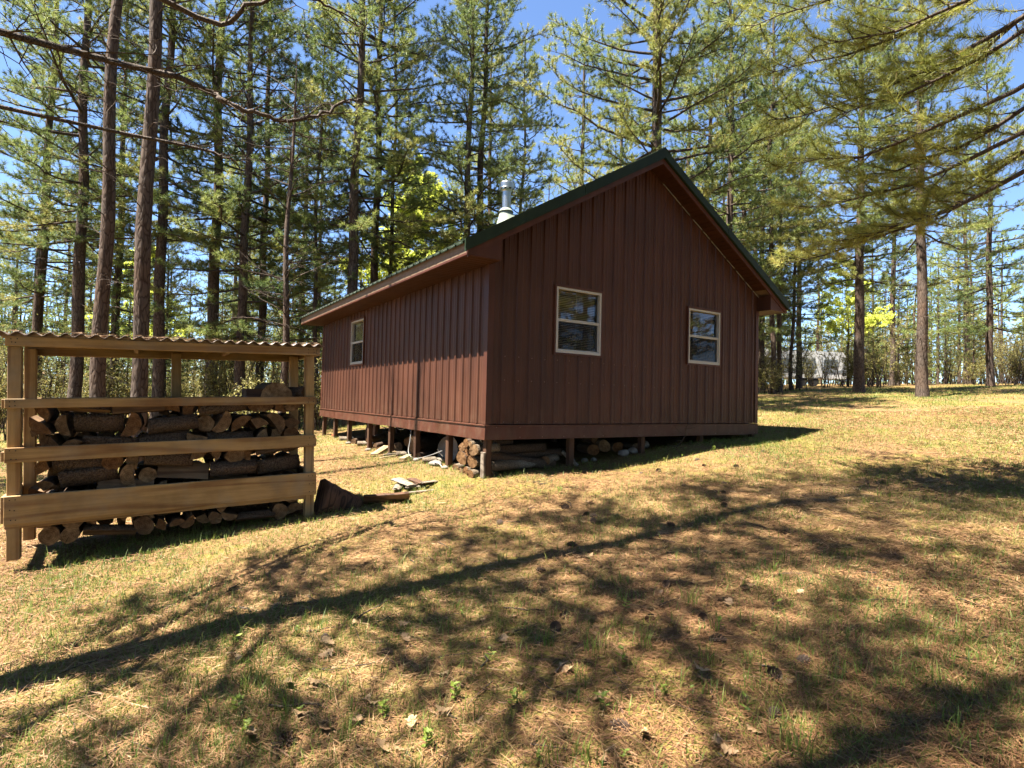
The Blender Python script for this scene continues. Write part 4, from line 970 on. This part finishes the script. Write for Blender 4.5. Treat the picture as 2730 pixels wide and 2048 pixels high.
# the wood goes on behind and beside the viewer
for k, (px, py) in enumerate([(-1.5,-14.5),(3.5,-13),(8,-11),(12,-6.5),(-9,-13),(-12.5,-9),(6,-18),(0,-20),(-6,-19),(12,-14),(17,-9),(-15,-3),(-14,-15),(17,-18),(-4,-15.5),(1.5,-16.5),(5.5,-14.8),(9.5,-16),(14,-11),(15,-4.5),(19,-13),(-8,-16.5),(-11,-17.5),(3,-21),(7.5,-22),(13,-19),(18,-6),(-3,-24),(21,-9),(-12,6.5),(-16,3),(-11,12),(9.5,-3.6+-3),(3,-25),(-9,-25),(11,-23),(-17,9),(-18,-10)]):
    plant(TV['xfy'[k%3]], 'pine_tree', (px,py), k*1.7, 1.0, f'pine behind or beside the viewer, {ordw(k)} of the ring round the clearing', 'pines round the clearing out of view')
# pine right of the view with bright boughs reaching in
R0 = np.array([2.75,-5.6]); tR = Tree(13,34,.16,.0055,.5).trunk(18,.32,(0,0),.05)
for (u,v,D,zt_,tone) in [(1985,70,7.4,5.6,.45),(2050,200,6.6,5.0,.6),(2040,330,6.8,4.6,.55),(2065,455,6.2,4.0,.6),(2120,560,6.6,3.6,.65),(2180,120,5.8,5.0,.6),(2230,300,6.0,4.6,.5),(2300,480,6.4,4.0,.55),(1890,20,8.2,6.4,.4),(2110,690,7.4,3.3,.7),(2240,640,6.4,3.4,.6),(2400,250,6.6,5,.5),(2450,560,6.8,3.9,.5),(2000,-60,6.6,6.2,.5),(2150,-80,6.,6,.5)]:
    e_ = rel(u,v,D,R0); s_ = np.array([0,0,zt_+.2]); P = []
    for j in range(8):
        f = j/7; P.append(s_*(1-f)+e_*f+np.array([0,0,-.25*math.sin(f*math.pi)])+tR.r.normal(0,.03*f,3))
    tR.branch(P, .03, True, 24, .62, .38, tone, .085)
tR.live(6.8,2.6,.7,step=.7); tR.make()
plant(tR, 'pine_tree', R0, 0, 1, 'pine right of the view with sunlit yellow-green boughs at the upper right', gP, crown='bright_needles')
# spring-green broadleaf trees
def broadleaf(seed, H, dbh, nb, leaf, nleaf, tone=.5, spread=1.):
    t_ = Tree(seed).trunk(H, dbh, (.01,.0), .12, .01, 8); r = t_.r; LP=[]
    for k in range(nb):
        z = r.uniform(.3,.97)*H; az = r.uniform(0,6.28); L = spread*(1.15-z/H)*H*.33*r.uniform(.6,1.2); c0,_ = t_.pt(z); P=[]
        for j in range(5):
            f=j/4; P.append(c0+np.array([math.cos(az)*L*f*.8, math.sin(az)*L*f*.8, L*f*.55])+r.normal(0,.05*L*f,3))
        n0 = len(t_.br.V); t_.branch(P, .006+.008*L, False, 7, L*.45+.2, .3, sub=1, tips=.003)
        for V in t_.br.V[n0:]: LP.append(V[::3])
    LP = np.concatenate(LP); k = nleaf; q_ = LP[r.integers(0,len(LP),k)]+r.normal(0,.06,(k,3))
    a = r.normal(size=(k,3)); a/=np.linalg.norm(a,axis=1,keepdims=True); b=np.cross(a,r.normal(size=(k,3))); b/=np.linalg.norm(b,axis=1,keepdims=True)
    l = leaf*r.uniform(.6,1.2,(k,1))
    V = np.stack([q_-a*l, q_+b*l*.6, q_+a*l, q_-b*l*.6],1).reshape(-1,3)
    me = mk('crown', V, [np.arange(4*k).reshape(-1,4)], False, np.repeat(np.clip(r.normal(tone,.2,k),0,1),4))
    t_.meshes = (t_.tm, t_.br.mesh('branches'), me); return t_
bl = broadleaf(21, 10.5, .14, 34, .085, 15000)
plant(bl,'broadleaf_tree',at(1068,28),.3,1.28,'young tree in fresh yellow-green leaf behind the left eave',cat='tree',crown='spring_leaves')
plant(bl,'broadleaf_tree',at(1135,29),2.1,1.15,'second yellow-green tree just left of the twin pines',cat='tree',crown='spring_leaves')
plant(bl,'broadleaf_tree',at(2260,34),1.1,.8,'yellow-green tree beyond the lawn at the right',cat='tree',crown='spring_leaves')
plant(bl,'broadleaf_tree',at(380,30),4.1,.9,'yellow-green tree in the wood behind the rack',cat='tree',crown='spring_leaves')
# young pines of the understorey
for j in range(26):
    u = [rB.uniform(100,850), rB.uniform(2260,2700), rB.uniform(-200,900)][j%3]; D = rB.uniform(19,36) if u < 1000 else rB.uniform(33,45)
    plant(TV['yf'[j%2]], 'young_pine', at(u,D), j*1.1, rB.uniform(.24,.42), f'young pine in the understorey, {ordw(j)} of those at the wood edge', 'young pines of the understorey')
# brush: bare stems with sparse buds
def shrub(seed, H, stems, nleaf, leaf=.028):
    t_ = Tree(seed); r = t_.r; LP=[]
    t_.C = np.array([[0,0,0],[0,0,1.]]); t_.rad=np.array([.01,.01]); t_.H=1; main=TubeSet()
    for k in range(stems):
        az=r.uniform(0,6.28); h=H*r.uniform(.5,1.05); sp=r.uniform(.1,.5); o=np.array([r.normal(0,.22),r.normal(0,.22),-.05]); P=[]
        for j in range(6):
            f=j/5; P.append(o+np.array([math.cos(az)*sp*h*f**1.4, math.sin(az)*sp*h*f**1.4, h*f])+r.normal(0,.03*h*f,3))
        main.add(np.array(P), np.linspace(.010+.003*h,.003,6), 4, r.random())
        n0=len(t_.br.V); t_.branch(P,.004,False,8,.5*h/2,.25,sub=1,tips=.002)
        for V in t_.br.V[n0:]: LP.append(V[::2])
    LP=np.concatenate(LP); k=nleaf; q_=LP[r.integers(0,len(LP),k)]+r.normal(0,.03,(k,3))
    a=r.normal(size=(k,3)); a/=np.linalg.norm(a,axis=1,keepdims=True); b=np.cross(a,r.normal(size=(k,3))); b/=np.linalg.norm(b,axis=1,keepdims=True); l=leaf*r.uniform(.6,1.3,(k,1))
    V=np.stack([q_-a*l,q_+b*l*.6,q_+a*l,q_-b*l*.6],1).reshape(-1,3)
    t_.meshes=(main.mesh('stems'), t_.br.mesh('twigs'), mk('leaves',V,[np.arange(4*k).reshape(-1,4)],False,np.repeat(np.clip(r.normal(.5,.25,k),0,1),4)))
    return t_
SH = [shrub(51,2.2,14,2600), shrub(52,1.5,12,2200), shrub(53,3.4,10,3000), shrub(54,2.6,16,1200)]
def put_shrub(k, p, rz, sc, lb, gr=None):
    root = empty('shrub', (p[0],p[1],G(*p)), (0,0,rz)); root.scale=(sc,)*3; tag(root, lb, 'shrub', gr)
    for nm, me, mt in zip(('stems','twigs','leaves'), SH[k].meshes, ('twig_bark','twig_bark','brush_leaves')): link(nm, me, root, M[mt])
for k,u,D,rz,lb in [(1,640,14.5,.1,'yellow-budded bush seen under the rack roof at left'),(1,700,15.5,2,'yellow-budded bush seen through the middle of the rack'),(3,770,17,3.3,'bare brush behind the right rack post'),(0,830,16.5,1.3,'leafy brush between the rack and the cabin corner'),(2,600,18,4.1,'tall thin brush behind the left of the rack'),(0,2030,27,1,'brush at the lawn edge beside the cabin corner'),(3,2095,28,2.2,'bare pale brush before the white camper'),(2,2125,29,4,'tall bare brush right of the lawn edge trunk'),(1,2050,25.5,5,'low yellow bush at the foot of the lawn edge trunk')]:
    put_shrub(k, at(u,D), rz, 1., lb)
for j in range(7):
    put_shrub([3,2,0][j%3], at([2020,2042,2165,2200,2235,2270,2300][j], 33+(j*7)%5), j*1.3, 1.1, f'thin brush screening the white camper, {ordw(j)} from the cabin corner', 'brush before the camper')
i = 0
while i < 175:
    u = rB.uniform(-300, 3000); D = rB.uniform(17, 46); p = at(u, D)
    if u > 1990 and D < 30: continue
    if 2055 < u < 2240 and D < 44: continue
    if 860 < u < 1990 and D < 22: continue
    put_shrub(rB.randrange(4), p, rB.uniform(0,6.28), rB.uniform(.8,1.5), 'bare twiggy brush with pale buds in the wood behind the cabin', 'understorey brush of the wood'); i += 1
for j in range(24):
    put_shrub([2,0,2,3][j%4], at((2175 if j else 2025)+j*32, 36+(j*11)%17), j*.9, 1.3+.04*(j%9), f'tall brush along the far edge of the lawn, {ordw(j)} from the cabin', 'brush along the far lawn edge')
# far wood that closes the view
tsF = TubeSet(); rF = np.random.default_rng(9); LPs=[]
for k in range(420):
    th = rF.uniform(-1.3,1.5); D = rF.uniform(72,125); az = math.atan2(fw[1],fw[0])-th; p = CAM[:2]+D*np.array([math.cos(az),math.sin(az)]); z0=G(*p); H=rF.uniform(9,17)
    tsF.add(np.array([[p[0],p[1],z0-.5],[p[0]+rF.normal(0,.3),p[1],z0+H*.5],[p[0]+rF.normal(0,.5),p[1],z0+H]]), [.14,.1,.02], 5)
    n_ = 400; zz = rF.uniform(.05,1,n_)**1.0; rad = 2.9*(1.05-zz)*rF.random(n_)**.5+.2; a = rF.uniform(0,6.28,n_)
    LPs.append(np.stack([p[0]+rad*np.cos(a), p[1]+rad*np.sin(a), z0+zz*H],-1))
LP = np.concatenate(LPs); k=len(LP); a=rF.normal(size=(k,3)); a/=np.linalg.norm(a,axis=1,keepdims=True); b=np.cross(a,rF.normal(size=(k,3))); b/=np.linalg.norm(b,axis=1,keepdims=True); l=rF.uniform(.15,.42,(k,1))
V=np.stack([LP-a*l,LP+b*l*.5,LP+a*l],1).reshape(-1,3)
fo = link('far_wood', tsF.mesh('far_trunks'), None, M['pine_bark']); tag(fo, 'far pine wood closing the view behind the nearer trees', 'wood', kind='stuff')
cr = link('foliage', mk('far_foliage', V, [np.arange(3*k).reshape(-1,3)], False, np.repeat(np.clip(rF.normal(.45,.2,k),0,.95),3)), fo, M['pine_needles']); cr['kind']='stuff'

# ------------------------------------------------------------------ white camper beyond the lawn
cp = at(2128, 39); camper = tag(empty('camper_trailer', (cp[0],cp[1],G(*cp)), (0,0,R(-28))), 'white camper trailer with grey stripe parked behind brush beyond the lawn', 'camper')
prof = [(-3.0,.55),(2.7,.55),(3.05,1.0),(3.0,1.7),(2.5,2.35),(-2.7,2.45),(-3.0,2.2)]
MB().prism(prof,'y',-1.1,1.1).build('body',M['white'],camper)
for a,b in ((-2.4,-1.2),(-.4,.5),(1.1,2.1)): MB().bbox((a,-1.125,1.35),(b,-1.102,1.85),.01).build('window',M['glass'] if False else M['grey'],camper)
MB().box((-2.98,-1.115,.95),(2.95,-1.101,1.12)).build('stripe',M['grey'],camper)
MB().bbox((.62,-1.122,.62),(1.0,-1.101,2.1),.01).build('door',M['white'],camper)
for x_ in (-.35,.45):
    MB().prism([(x_+.33*math.cos(a*math.pi/9),.33+.33*math.sin(a*math.pi/9)) for a in range(18)],'y',-1.08,-.85).build('wheel',M['rubber'],camper)
MB().box((2.7,-.06,.45),(4.0,.06,.55)).build('drawbar',M['grey'],camper)

# ------------------------------------------------------------------ ground cover
def gpt(u, v):
    """where the sight line of a photo point meets the ground"""
    d = fw + rt2*(u-1365)/FPX - up2*(v-1024)/FPX; t_ = 3.0
    for _ in range(40):
        p = CAM+d*t_; t_ += (p[2]-G(p[0],p[1]))/max(.02, -(d[2]-.085*d[0]-.02*d[1]))
    p = CAM+d*t_; return float(p[0]), float(p[1])
rg = np.random.default_rng(31)
def vn(x, y, sc, seed):
    r = np.random.default_rng(seed); z = 0
    for k in range(7):
        a = r.uniform(0,6.28); f = sc*r.uniform(.5,1.8); z = z+np.sin((x*math.cos(a)+y*math.sin(a))*f+r.uniform(0,6.28))
    return z/7**.5
def scatter(n, d0, d1, pw=.4, lat=1.12):
    D = (d0**pw+rg.random(n)*(d1**pw-d0**pw))**(1/pw); q_ = rg.uniform(-lat, lat, n)*D
    fx, fy = fw[0]/math.hypot(fw[0],fw[1]), fw[1]/math.hypot(fw[0],fw[1])
    x_ = CAM[0]+fx*D+fy*q_; y_ = CAM[1]+fy*D-fx*q_
    keep = ~((x_ > .15) & (x_ < W) & (y_ > .25) & (y_ < L))
    return x_[keep], y_[keep], np.hypot(D, q_)[keep]
# dry needles
x_, y_, D_ = scatter(330000, 1.9, 15, .45); n = len(x_)
keep = rg.random(n) < np.clip(.62-.28*vn(x_,y_,1.6,5), .15, 1); x_, y_, D_ = x_[keep], y_[keep], D_[keep]; n = len(x_)
th = rg.uniform(0,6.28,n)+.5*vn(x_,y_,2.,8); ln_ = rg.uniform(.05,.125,n); wd = .0012*(1+D_/3.0)
tilt = np.abs(rg.normal(0,.13,n)); z_ = gz(x_,y_)+rg.random(n)**2*.022+.002
d = np.stack([np.cos(th),np.sin(th),tilt],-1); sd = np.stack([-np.sin(th),np.cos(th),rg.normal(0,.25,n)],-1)
b = np.stack([x_,y_,z_],-1)
V = np.stack([b-sd*wd[:,None], b+sd*wd[:,None], b+d*ln_[:,None]],1).reshape(-1,3)
tone = np.clip(.5+.16*vn(x_,y_,1.1,12)+rg.normal(0,.2,n),0,1)
tag(link('pine_straw', mk('pine_straw', V, [np.arange(3*n).reshape(-1,3)], False, np.repeat(tone,3)), None, M['straw']), 'dry brown pine needles covering the ground', 'pine straw', kind='stuff')
# short grass
x_, y_, D_ = scatter(420000, 2.0, 30, .45); n = len(x_)
dens = np.clip(.30+.34*vn(x_,y_,1.3,5)+.30*vn(x_,y_,4.5,6)+.22*np.clip((D_-4)/5,0,1), .03, 1)
keep = rg.random(n) < dens; x_, y_, D_ = x_[keep], y_[keep], D_[keep]; n = len(x_)
h = rg.uniform(.025,.075,n)*(1+.6*(rg.random(n)<.1)); th = rg.uniform(0,6.28,n); wd = .0011*(1+D_/4)
le = rg.uniform(.2,1.3,n)*h; b = np.stack([x_,y_,gz(x_,y_)-.004],-1); sd = np.stack([np.cos(th),np.sin(th),0*th],-1); a2 = th+rg.normal(1.57,.6,n)
V = np.stack([b-sd*wd[:,None], b+sd*wd[:,None], b+np.stack([np.cos(a2)*le,np.sin(a2)*le,h],-1)],1).reshape(-1,3)
tone = np.clip(.42+.18*vn(x_,y_,1.7,14)+rg.normal(0,.2,n),0,1)
gr = link('grass', mk('grass', V, [np.arange(3*n).reshape(-1,3)], False, np.repeat(tone,3)), None, M['grass_blades']); tag(gr, 'short sparse yellow-green grass growing through the needles', 'grass', kind='stuff')
# taller tufts
def blades(px, py, nb, hh, spread):
    out=[]; at_=[]
    for k in range(nb):
        a = rg.uniform(0,6.28); h_ = hh*rg.uniform(.5,1.1); le_ = h_*rg.uniform(.15,.7); bx_, by_ = px+rg.normal(0,spread), py+rg.normal(0,spread); bz = G(bx_,by_)-.005
        sd_ = np.array([-math.sin(a),math.cos(a),0])*rg.uniform(.0016,.0032); tn = np.clip(rg.normal(.35,.15),0,1)
        p0=np.array([bx_,by_,bz]); p1=p0+np.array([math.cos(a)*le_*.3,math.sin(a)*le_*.3,h_*.55]); p2=p0+np.array([math.cos(a)*le_,math.sin(a)*le_,h_])
        out += [p0-sd_,p0+sd_,p1-sd_*.8,p1+sd_*.8,p2]; at_ += [tn]*5
    return out, at_
z6 = lambda x_, y: (590+x_/2.484, 1380+y/2.484); z7 = lambda x_, y: (1340+x_/2.16, 1280+y/2.16)
pl = [z6(*p) for p in [(270,940),(390,960),(300,1190),(920,1200),(1330,1480),(800,1470),(1560,600),(640,760),(1480,760),(180,1150),(430,1300),(880,760),(1860,300),(1500,260)]]+[z7(*p) for p in [(970,1210),(420,1580),(1150,1040),(1700,1560),(520,1000),(640,870),(700,600),(1610,470),(1560,530),(260,950),(1230,880),(310,1640),(1640,1560),(800,960),(480,1650),(1080,720),(690,690)]]
V=[]; A_=[]
for u,v in pl:
    p = gpt(u,v); a_,b_ = blades(p[0],p[1],int(rg.integers(10,22)),rg.uniform(.08,.17),.028); V+=a_; A_+=b_
xx_, yy_, dd_ = scatter(1900, 2.1, 11, .55)
for a0_, b0_ in zip(xx_, yy_):
    if a0_ < 0.1 or b0_ < 0: a_,b_ = blades(a0_,b0_,int(rg.integers(3,8)),rg.uniform(.05,.10),.03); V+=a_; A_+=b_
for k in range(60):
    u_=rg.uniform(.3,5.8); a_,b_ = blades(u_,-.45+rg.normal(0,.15),3,rg.uniform(.06,.13),.05); V+=a_; A_+=b_
k=len(V)//5; i5=np.arange(k)*5
tag(link('grass_tufts', mk('grass_tufts', V, [np.stack([i5,i5+1,i5+3,i5+2],-1), np.stack([i5+2,i5+3,i5+4],-1)], False, A_), None, M['grass_blades']), 'longer green grass blades in scattered tufts on the litter', 'grass', kind='stuff')
# pine cones
def cone_mesh(seed):
    r = np.random.default_rng(seed); mb = MB(); Lc = 1.0
    mb.lathe([(.02,-.02),(.14,.05),(.18,.3),(.14,.7),(.04,.95),(.0,1.0)], 8)
    for k in range(78):
        f = k/77; z = .03+.93*f; a = k*2.39996; op = .40*math.sin(math.pi*(f*.86+.10))**.7+.05; r0 = .10*math.sin(math.pi*(f*.8+.15))
        d = np.array([math.cos(a),math.sin(a),0]); t_ = np.array([-math.sin(a),math.cos(a),0]); lift = .02+.10*f+r.normal(0,.02)
        w_ = .105*(1-.45*f); p0 = d*r0+np.array([0,0,z-.03]); p1 = d*(op*.7)+np.array([0,0,z+lift*.4-.02]); p2 = d*op+np.array([0,0,z+lift])
        mb.add([p0-t_*w_*.4,p0+t_*w_*.4,p1+t_*w_,p2+t_*w_*.6,p2-t_*w_*.6,p1-t_*w_, p1+np.array([0,0,-.035]), p2+np.array([0,0,-.04])], [(0,1,2,5),(5,2,3,4),(5,6,7,4),(2,6,7,3)])
    me = mb.mesh('pine_cone'); me.materials.append(M['cone_scale']); return me
CM = [cone_mesh(1), cone_mesh(2)]
t2 = lambda x_, y: (1660+x_/5.53, 960+y/5.53); m2_ = lambda x_, y: (1340+x_/5.53, 1240+y/5.53)
cones = [z7(*p) for p in [(1270,75),(1260,150),(1290,25),(1030,35),(540,255),(490,195),(990,270),(1630,305),(370,380),(1510,395),(245,525),(770,545),(950,605),(1365,625),(380,780),(305,850),(860,790),(1150,790),(1190,935),(1540,1115),(1705,1060),(1550,1390),(730,1450)]]+[z6(*p) for p in [(1190,225),(340,610),(400,1475),(490,1485),(1140,910),(690,810),(1840,50)]]+[t2(1070,1480),t2(1640,1570),t2(1180,1555),t2(2040,1350),t2(540,1640),m2_(1290,770),m2_(1380,870),m2_(2040,130),m2_(870,640)]
cones = sorted([gpt(*c_) for c_ in cones], key=lambda p: (p[0]-CAM[0])**2+(p[1]-CAM[1])**2)
for i,(a_,b_) in enumerate(cones):
    o = link('pine_cone', CM[i%2]); sz = rr.uniform(.062,.088)*(1.25 if i < 3 else 1); hr = sz*.36
    o.location = (a_,b_,G(a_,b_)+hr*.28); o.rotation_euler = (math.pi/2+rr.uniform(-.3,.3),0,rr.uniform(0,6.28)); o.scale=(sz*.9,sz*.9,sz)
    tag(o, 'open brown pine cone nearest the viewer on the needle litter' if i == 0 else f'open brown pine cone on the needle litter, {ordw(i)} nearest the viewer', 'pine cone', 'pine cones on the ground')
# oak leaves
def oak(seed):
    r = np.random.default_rng(seed); m_=15; V=[];
    wl=[.02,.05,.12,.24,.13,.16,.34,.30,.16,.2,.38,.26,.14,.18,.05]
    cu = r.uniform(.1,.5); cv=r.uniform(-.5,.6)
    for k in range(m_):
        t_=k/(m_-1); w_=wl[k]*r.uniform(.85,1.15)
        for sgn in (-1,0,1):
            yo = .06*(1 if abs(wl[k])>.2 else 0)
            V.append((sgn*w_, t_+yo*abs(sgn), cu*(t_-.5)**2*2+cv*(sgn*w_)**2*2.2+r.normal(0,.012)+.02))
    F=[]
    for k in range(m_-1):
        for j in (0,1): F.append((k*3+j,k*3+j+1,k*3+4+j,k*3+3+j))
    me=MB().add(V,F).mesh('oak_leaf',True); me.materials.append(M['dead_leaf']); return me
OM=[oak(k) for k in range(5)]
leaves=[z6(*p) for p in [(745,860),(680,1110),(980,1200),(1060,1240),(480,1325),(920,1345),(1260,1430),(1230,1570),(1520,1300),(1240,850),(1250,715),(640,940),(360,1290),(880,690),(620,1310),(450,1080),(760,1430),(1740,1340),(1700,700),(200,1440),(1120,1600),(100,940),(1850,860),(1420,1060)]]+[z7(*p) for p in [(470,460),(1195,1130),(1590,1190),(1350,1290),(1510,1490),(1360,1590),(820,1460),(860,1210),(1140,1180),(590,630),(920,650),(1340,420),(540,420),(1400,610),(90,800),(560,1240),(1490,175),(440,240),(1280,740),(520,920),(60,1180),(1230,1560),(600,1610),(1680,660),(330,1080)]]+[m2_(*p) for p in [(450,620),(1200,550),(960,810),(1140,850),(1150,1390),(380,930)]]
leaves=sorted([gpt(*c_) for c_ in leaves], key=lambda p:(p[0]-CAM[0])**2+(p[1]-CAM[1])**2)
for i,(a_,b_) in enumerate(leaves):
    o=link('oak_leaf',OM[i%5]); sz=rr.uniform(.06,.095); o.location=(a_,b_,G(a_,b_)+.014); o.rotation_euler=(rr.uniform(-.35,.35),rr.uniform(-.35,.35),rr.uniform(0,6.28)); o.scale=(sz,)*3
    tag(o,'dry tan oak leaf nearest the viewer on the needle litter' if i==0 else f'dry tan oak leaf on the needle litter, {ordw(i)} nearest the viewer','leaf','fallen oak leaves')
# seedlings
def seedling(seed,n_):
    r=np.random.default_rng(seed); V=[];F=[];A=[]
    for k in range(n_):
        a=k*2.4+r.normal(0,.3); h_=.25+.75*k/max(1,n_-1); l=r.uniform(.28,.45); w_=l*r.uniform(.26,.42); d=np.array([math.cos(a),math.sin(a),r.uniform(.1,.7)]); d/=np.linalg.norm(d); sd_=np.array([-math.sin(a),math.cos(a),0]); o=np.array([r.normal(0,.05),r.normal(0,.05),h_*.8]); b0=len(V)
        V+=[o,o+d*l*.5+sd_*w_,o+d*l,o+d*l*.5-sd_*w_,o+d*l*.5-np.array([0,0,.05])]; F+=[(b0,b0+1,b0+4),(b0+1,b0+2,b0+4),(b0+2,b0+3,b0+4),(b0+3,b0,b0+4)]; A+=[np.clip(r.normal(.5,.25),0,1)]*5
    ts_=TubeSet(); ts_.add(np.array([[0,0,-.1],[.02,0,.4],[0,.03,.85]]),[.014,.012,.006],4)
    return mk('leaves',V,[np.array(F)],False,A), ts_.mesh('stem')
SM=[seedling(k,n_) for k,n_ in ((1,6),(2,9),(3,4),(4,12))]
seeds=[z6(*p) for p in [(1780,960),(1545,1215),(500,790),(170,1440),(1940,1250),(80,870),(1080,1340),(190,60),(100,1300),(530,1310),(1360,1540),(1590,660),(220,680),(400,660)]]+[z7(*p) for p in [(110,1290),(580,1330),(1080,1250),(715,760),(1250,870),(930,1250),(960,1030),(690,1070),(1410,1360),(330,80),(210,1640),(700,1620),(1450,870),(1580,760)]]+[m2_(*p) for p in [(1305,100),(1500,90),(820,390),(480,560)]]+[t2(*p) for p in [(620,1500),(1350,1350),(880,1460),(1600,1290),(1800,1260)]]
seeds=sorted([gpt(*c_) for c_ in seeds], key=lambda p:(p[0]-CAM[0])**2+(p[1]-CAM[1])**2)
for i,(a_,b_) in enumerate(seeds):
    e_=empty('seedling',(a_,b_,G(a_,b_)),(0,0,rr.uniform(0,6.28))); sz=rr.uniform(.05,.11); e_.scale=(sz,)*3
    lm,smm=SM[rr.choice([0,1,2,3])]; link('leaves',lm,e_,M['plant_leaves']); link('stem',smm,e_,M['plant_leaves'])
    tag(e_,'small bright green seedling nearest the viewer' if i==0 else f'small bright green seedling in the litter, {ordw(i)} nearest the viewer','seedling','seedlings in the litter')
# fallen twigs
tws=[(z6(320,1270),z6(700,1275)),(z6(1010,720),z6(1140,670)),(z6(870,700),z6(1230,505)),(z6(20,520),z6(120,450)),(z6(1730,1010),z6(1810,900)),(z7(0,750),z7(250,770)),(z7(300,1120),z7(430,1060)),(z6(470,230),z6(560,190)),(z7(880,330),z7(960,320)),(z7(1480,1080),z7(1560,1130)),(m2_(960,560),m2_(1030,640)),(z6(220,620),z6(60,610))]
tws=sorted([(gpt(*a),gpt(*b)) for a,b in tws], key=lambda p:(p[0][0]-CAM[0])**2+(p[0][1]-CAM[1])**2)
for i,(a,b) in enumerate(tws):
    ts_=TubeSet(); P=[]
    for j in range(6):
        f=j/5; px,py=a[0]*(1-f)+b[0]*f+rg.normal(0,.012),a[1]*(1-f)+b[1]*f+rg.normal(0,.012); P.append((px,py,G(px,py)+.014+.012*math.sin(f*3)))
    ts_.add(np.array(P),np.linspace(.006,.003,6),5); tag(link('twig',ts_.mesh('twig'),None,M['twig_bark']),f'fallen twig on the litter, {ordw(i)} nearest the viewer','twig','fallen twigs')

ts_ = TubeSet(); xx_, yy_, dd_ = scatter(420, 2.2, 12, .5)
for a0_, b0_ in zip(xx_, yy_):
    th = rg.uniform(0,6.28); l_ = rg.uniform(.05,.28); P=[]
    for j in range(4):
        f = j/3; px, py = a0_+math.cos(th)*l_*f+rg.normal(0,.006), b0_+math.sin(th)*l_*f+rg.normal(0,.006); P.append((px,py,G(px,py)+.010+.006*rg.random()))
    ts_.add(np.array(P), np.linspace(.0035,.0018,4)*rg.uniform(.7,1.4), 4, rg.random())
tag(link('twig_litter', ts_.mesh('twig_litter'), None, M['twig_bark']), 'small broken twigs strewn through the needle litter', 'twigs', kind='stuff')
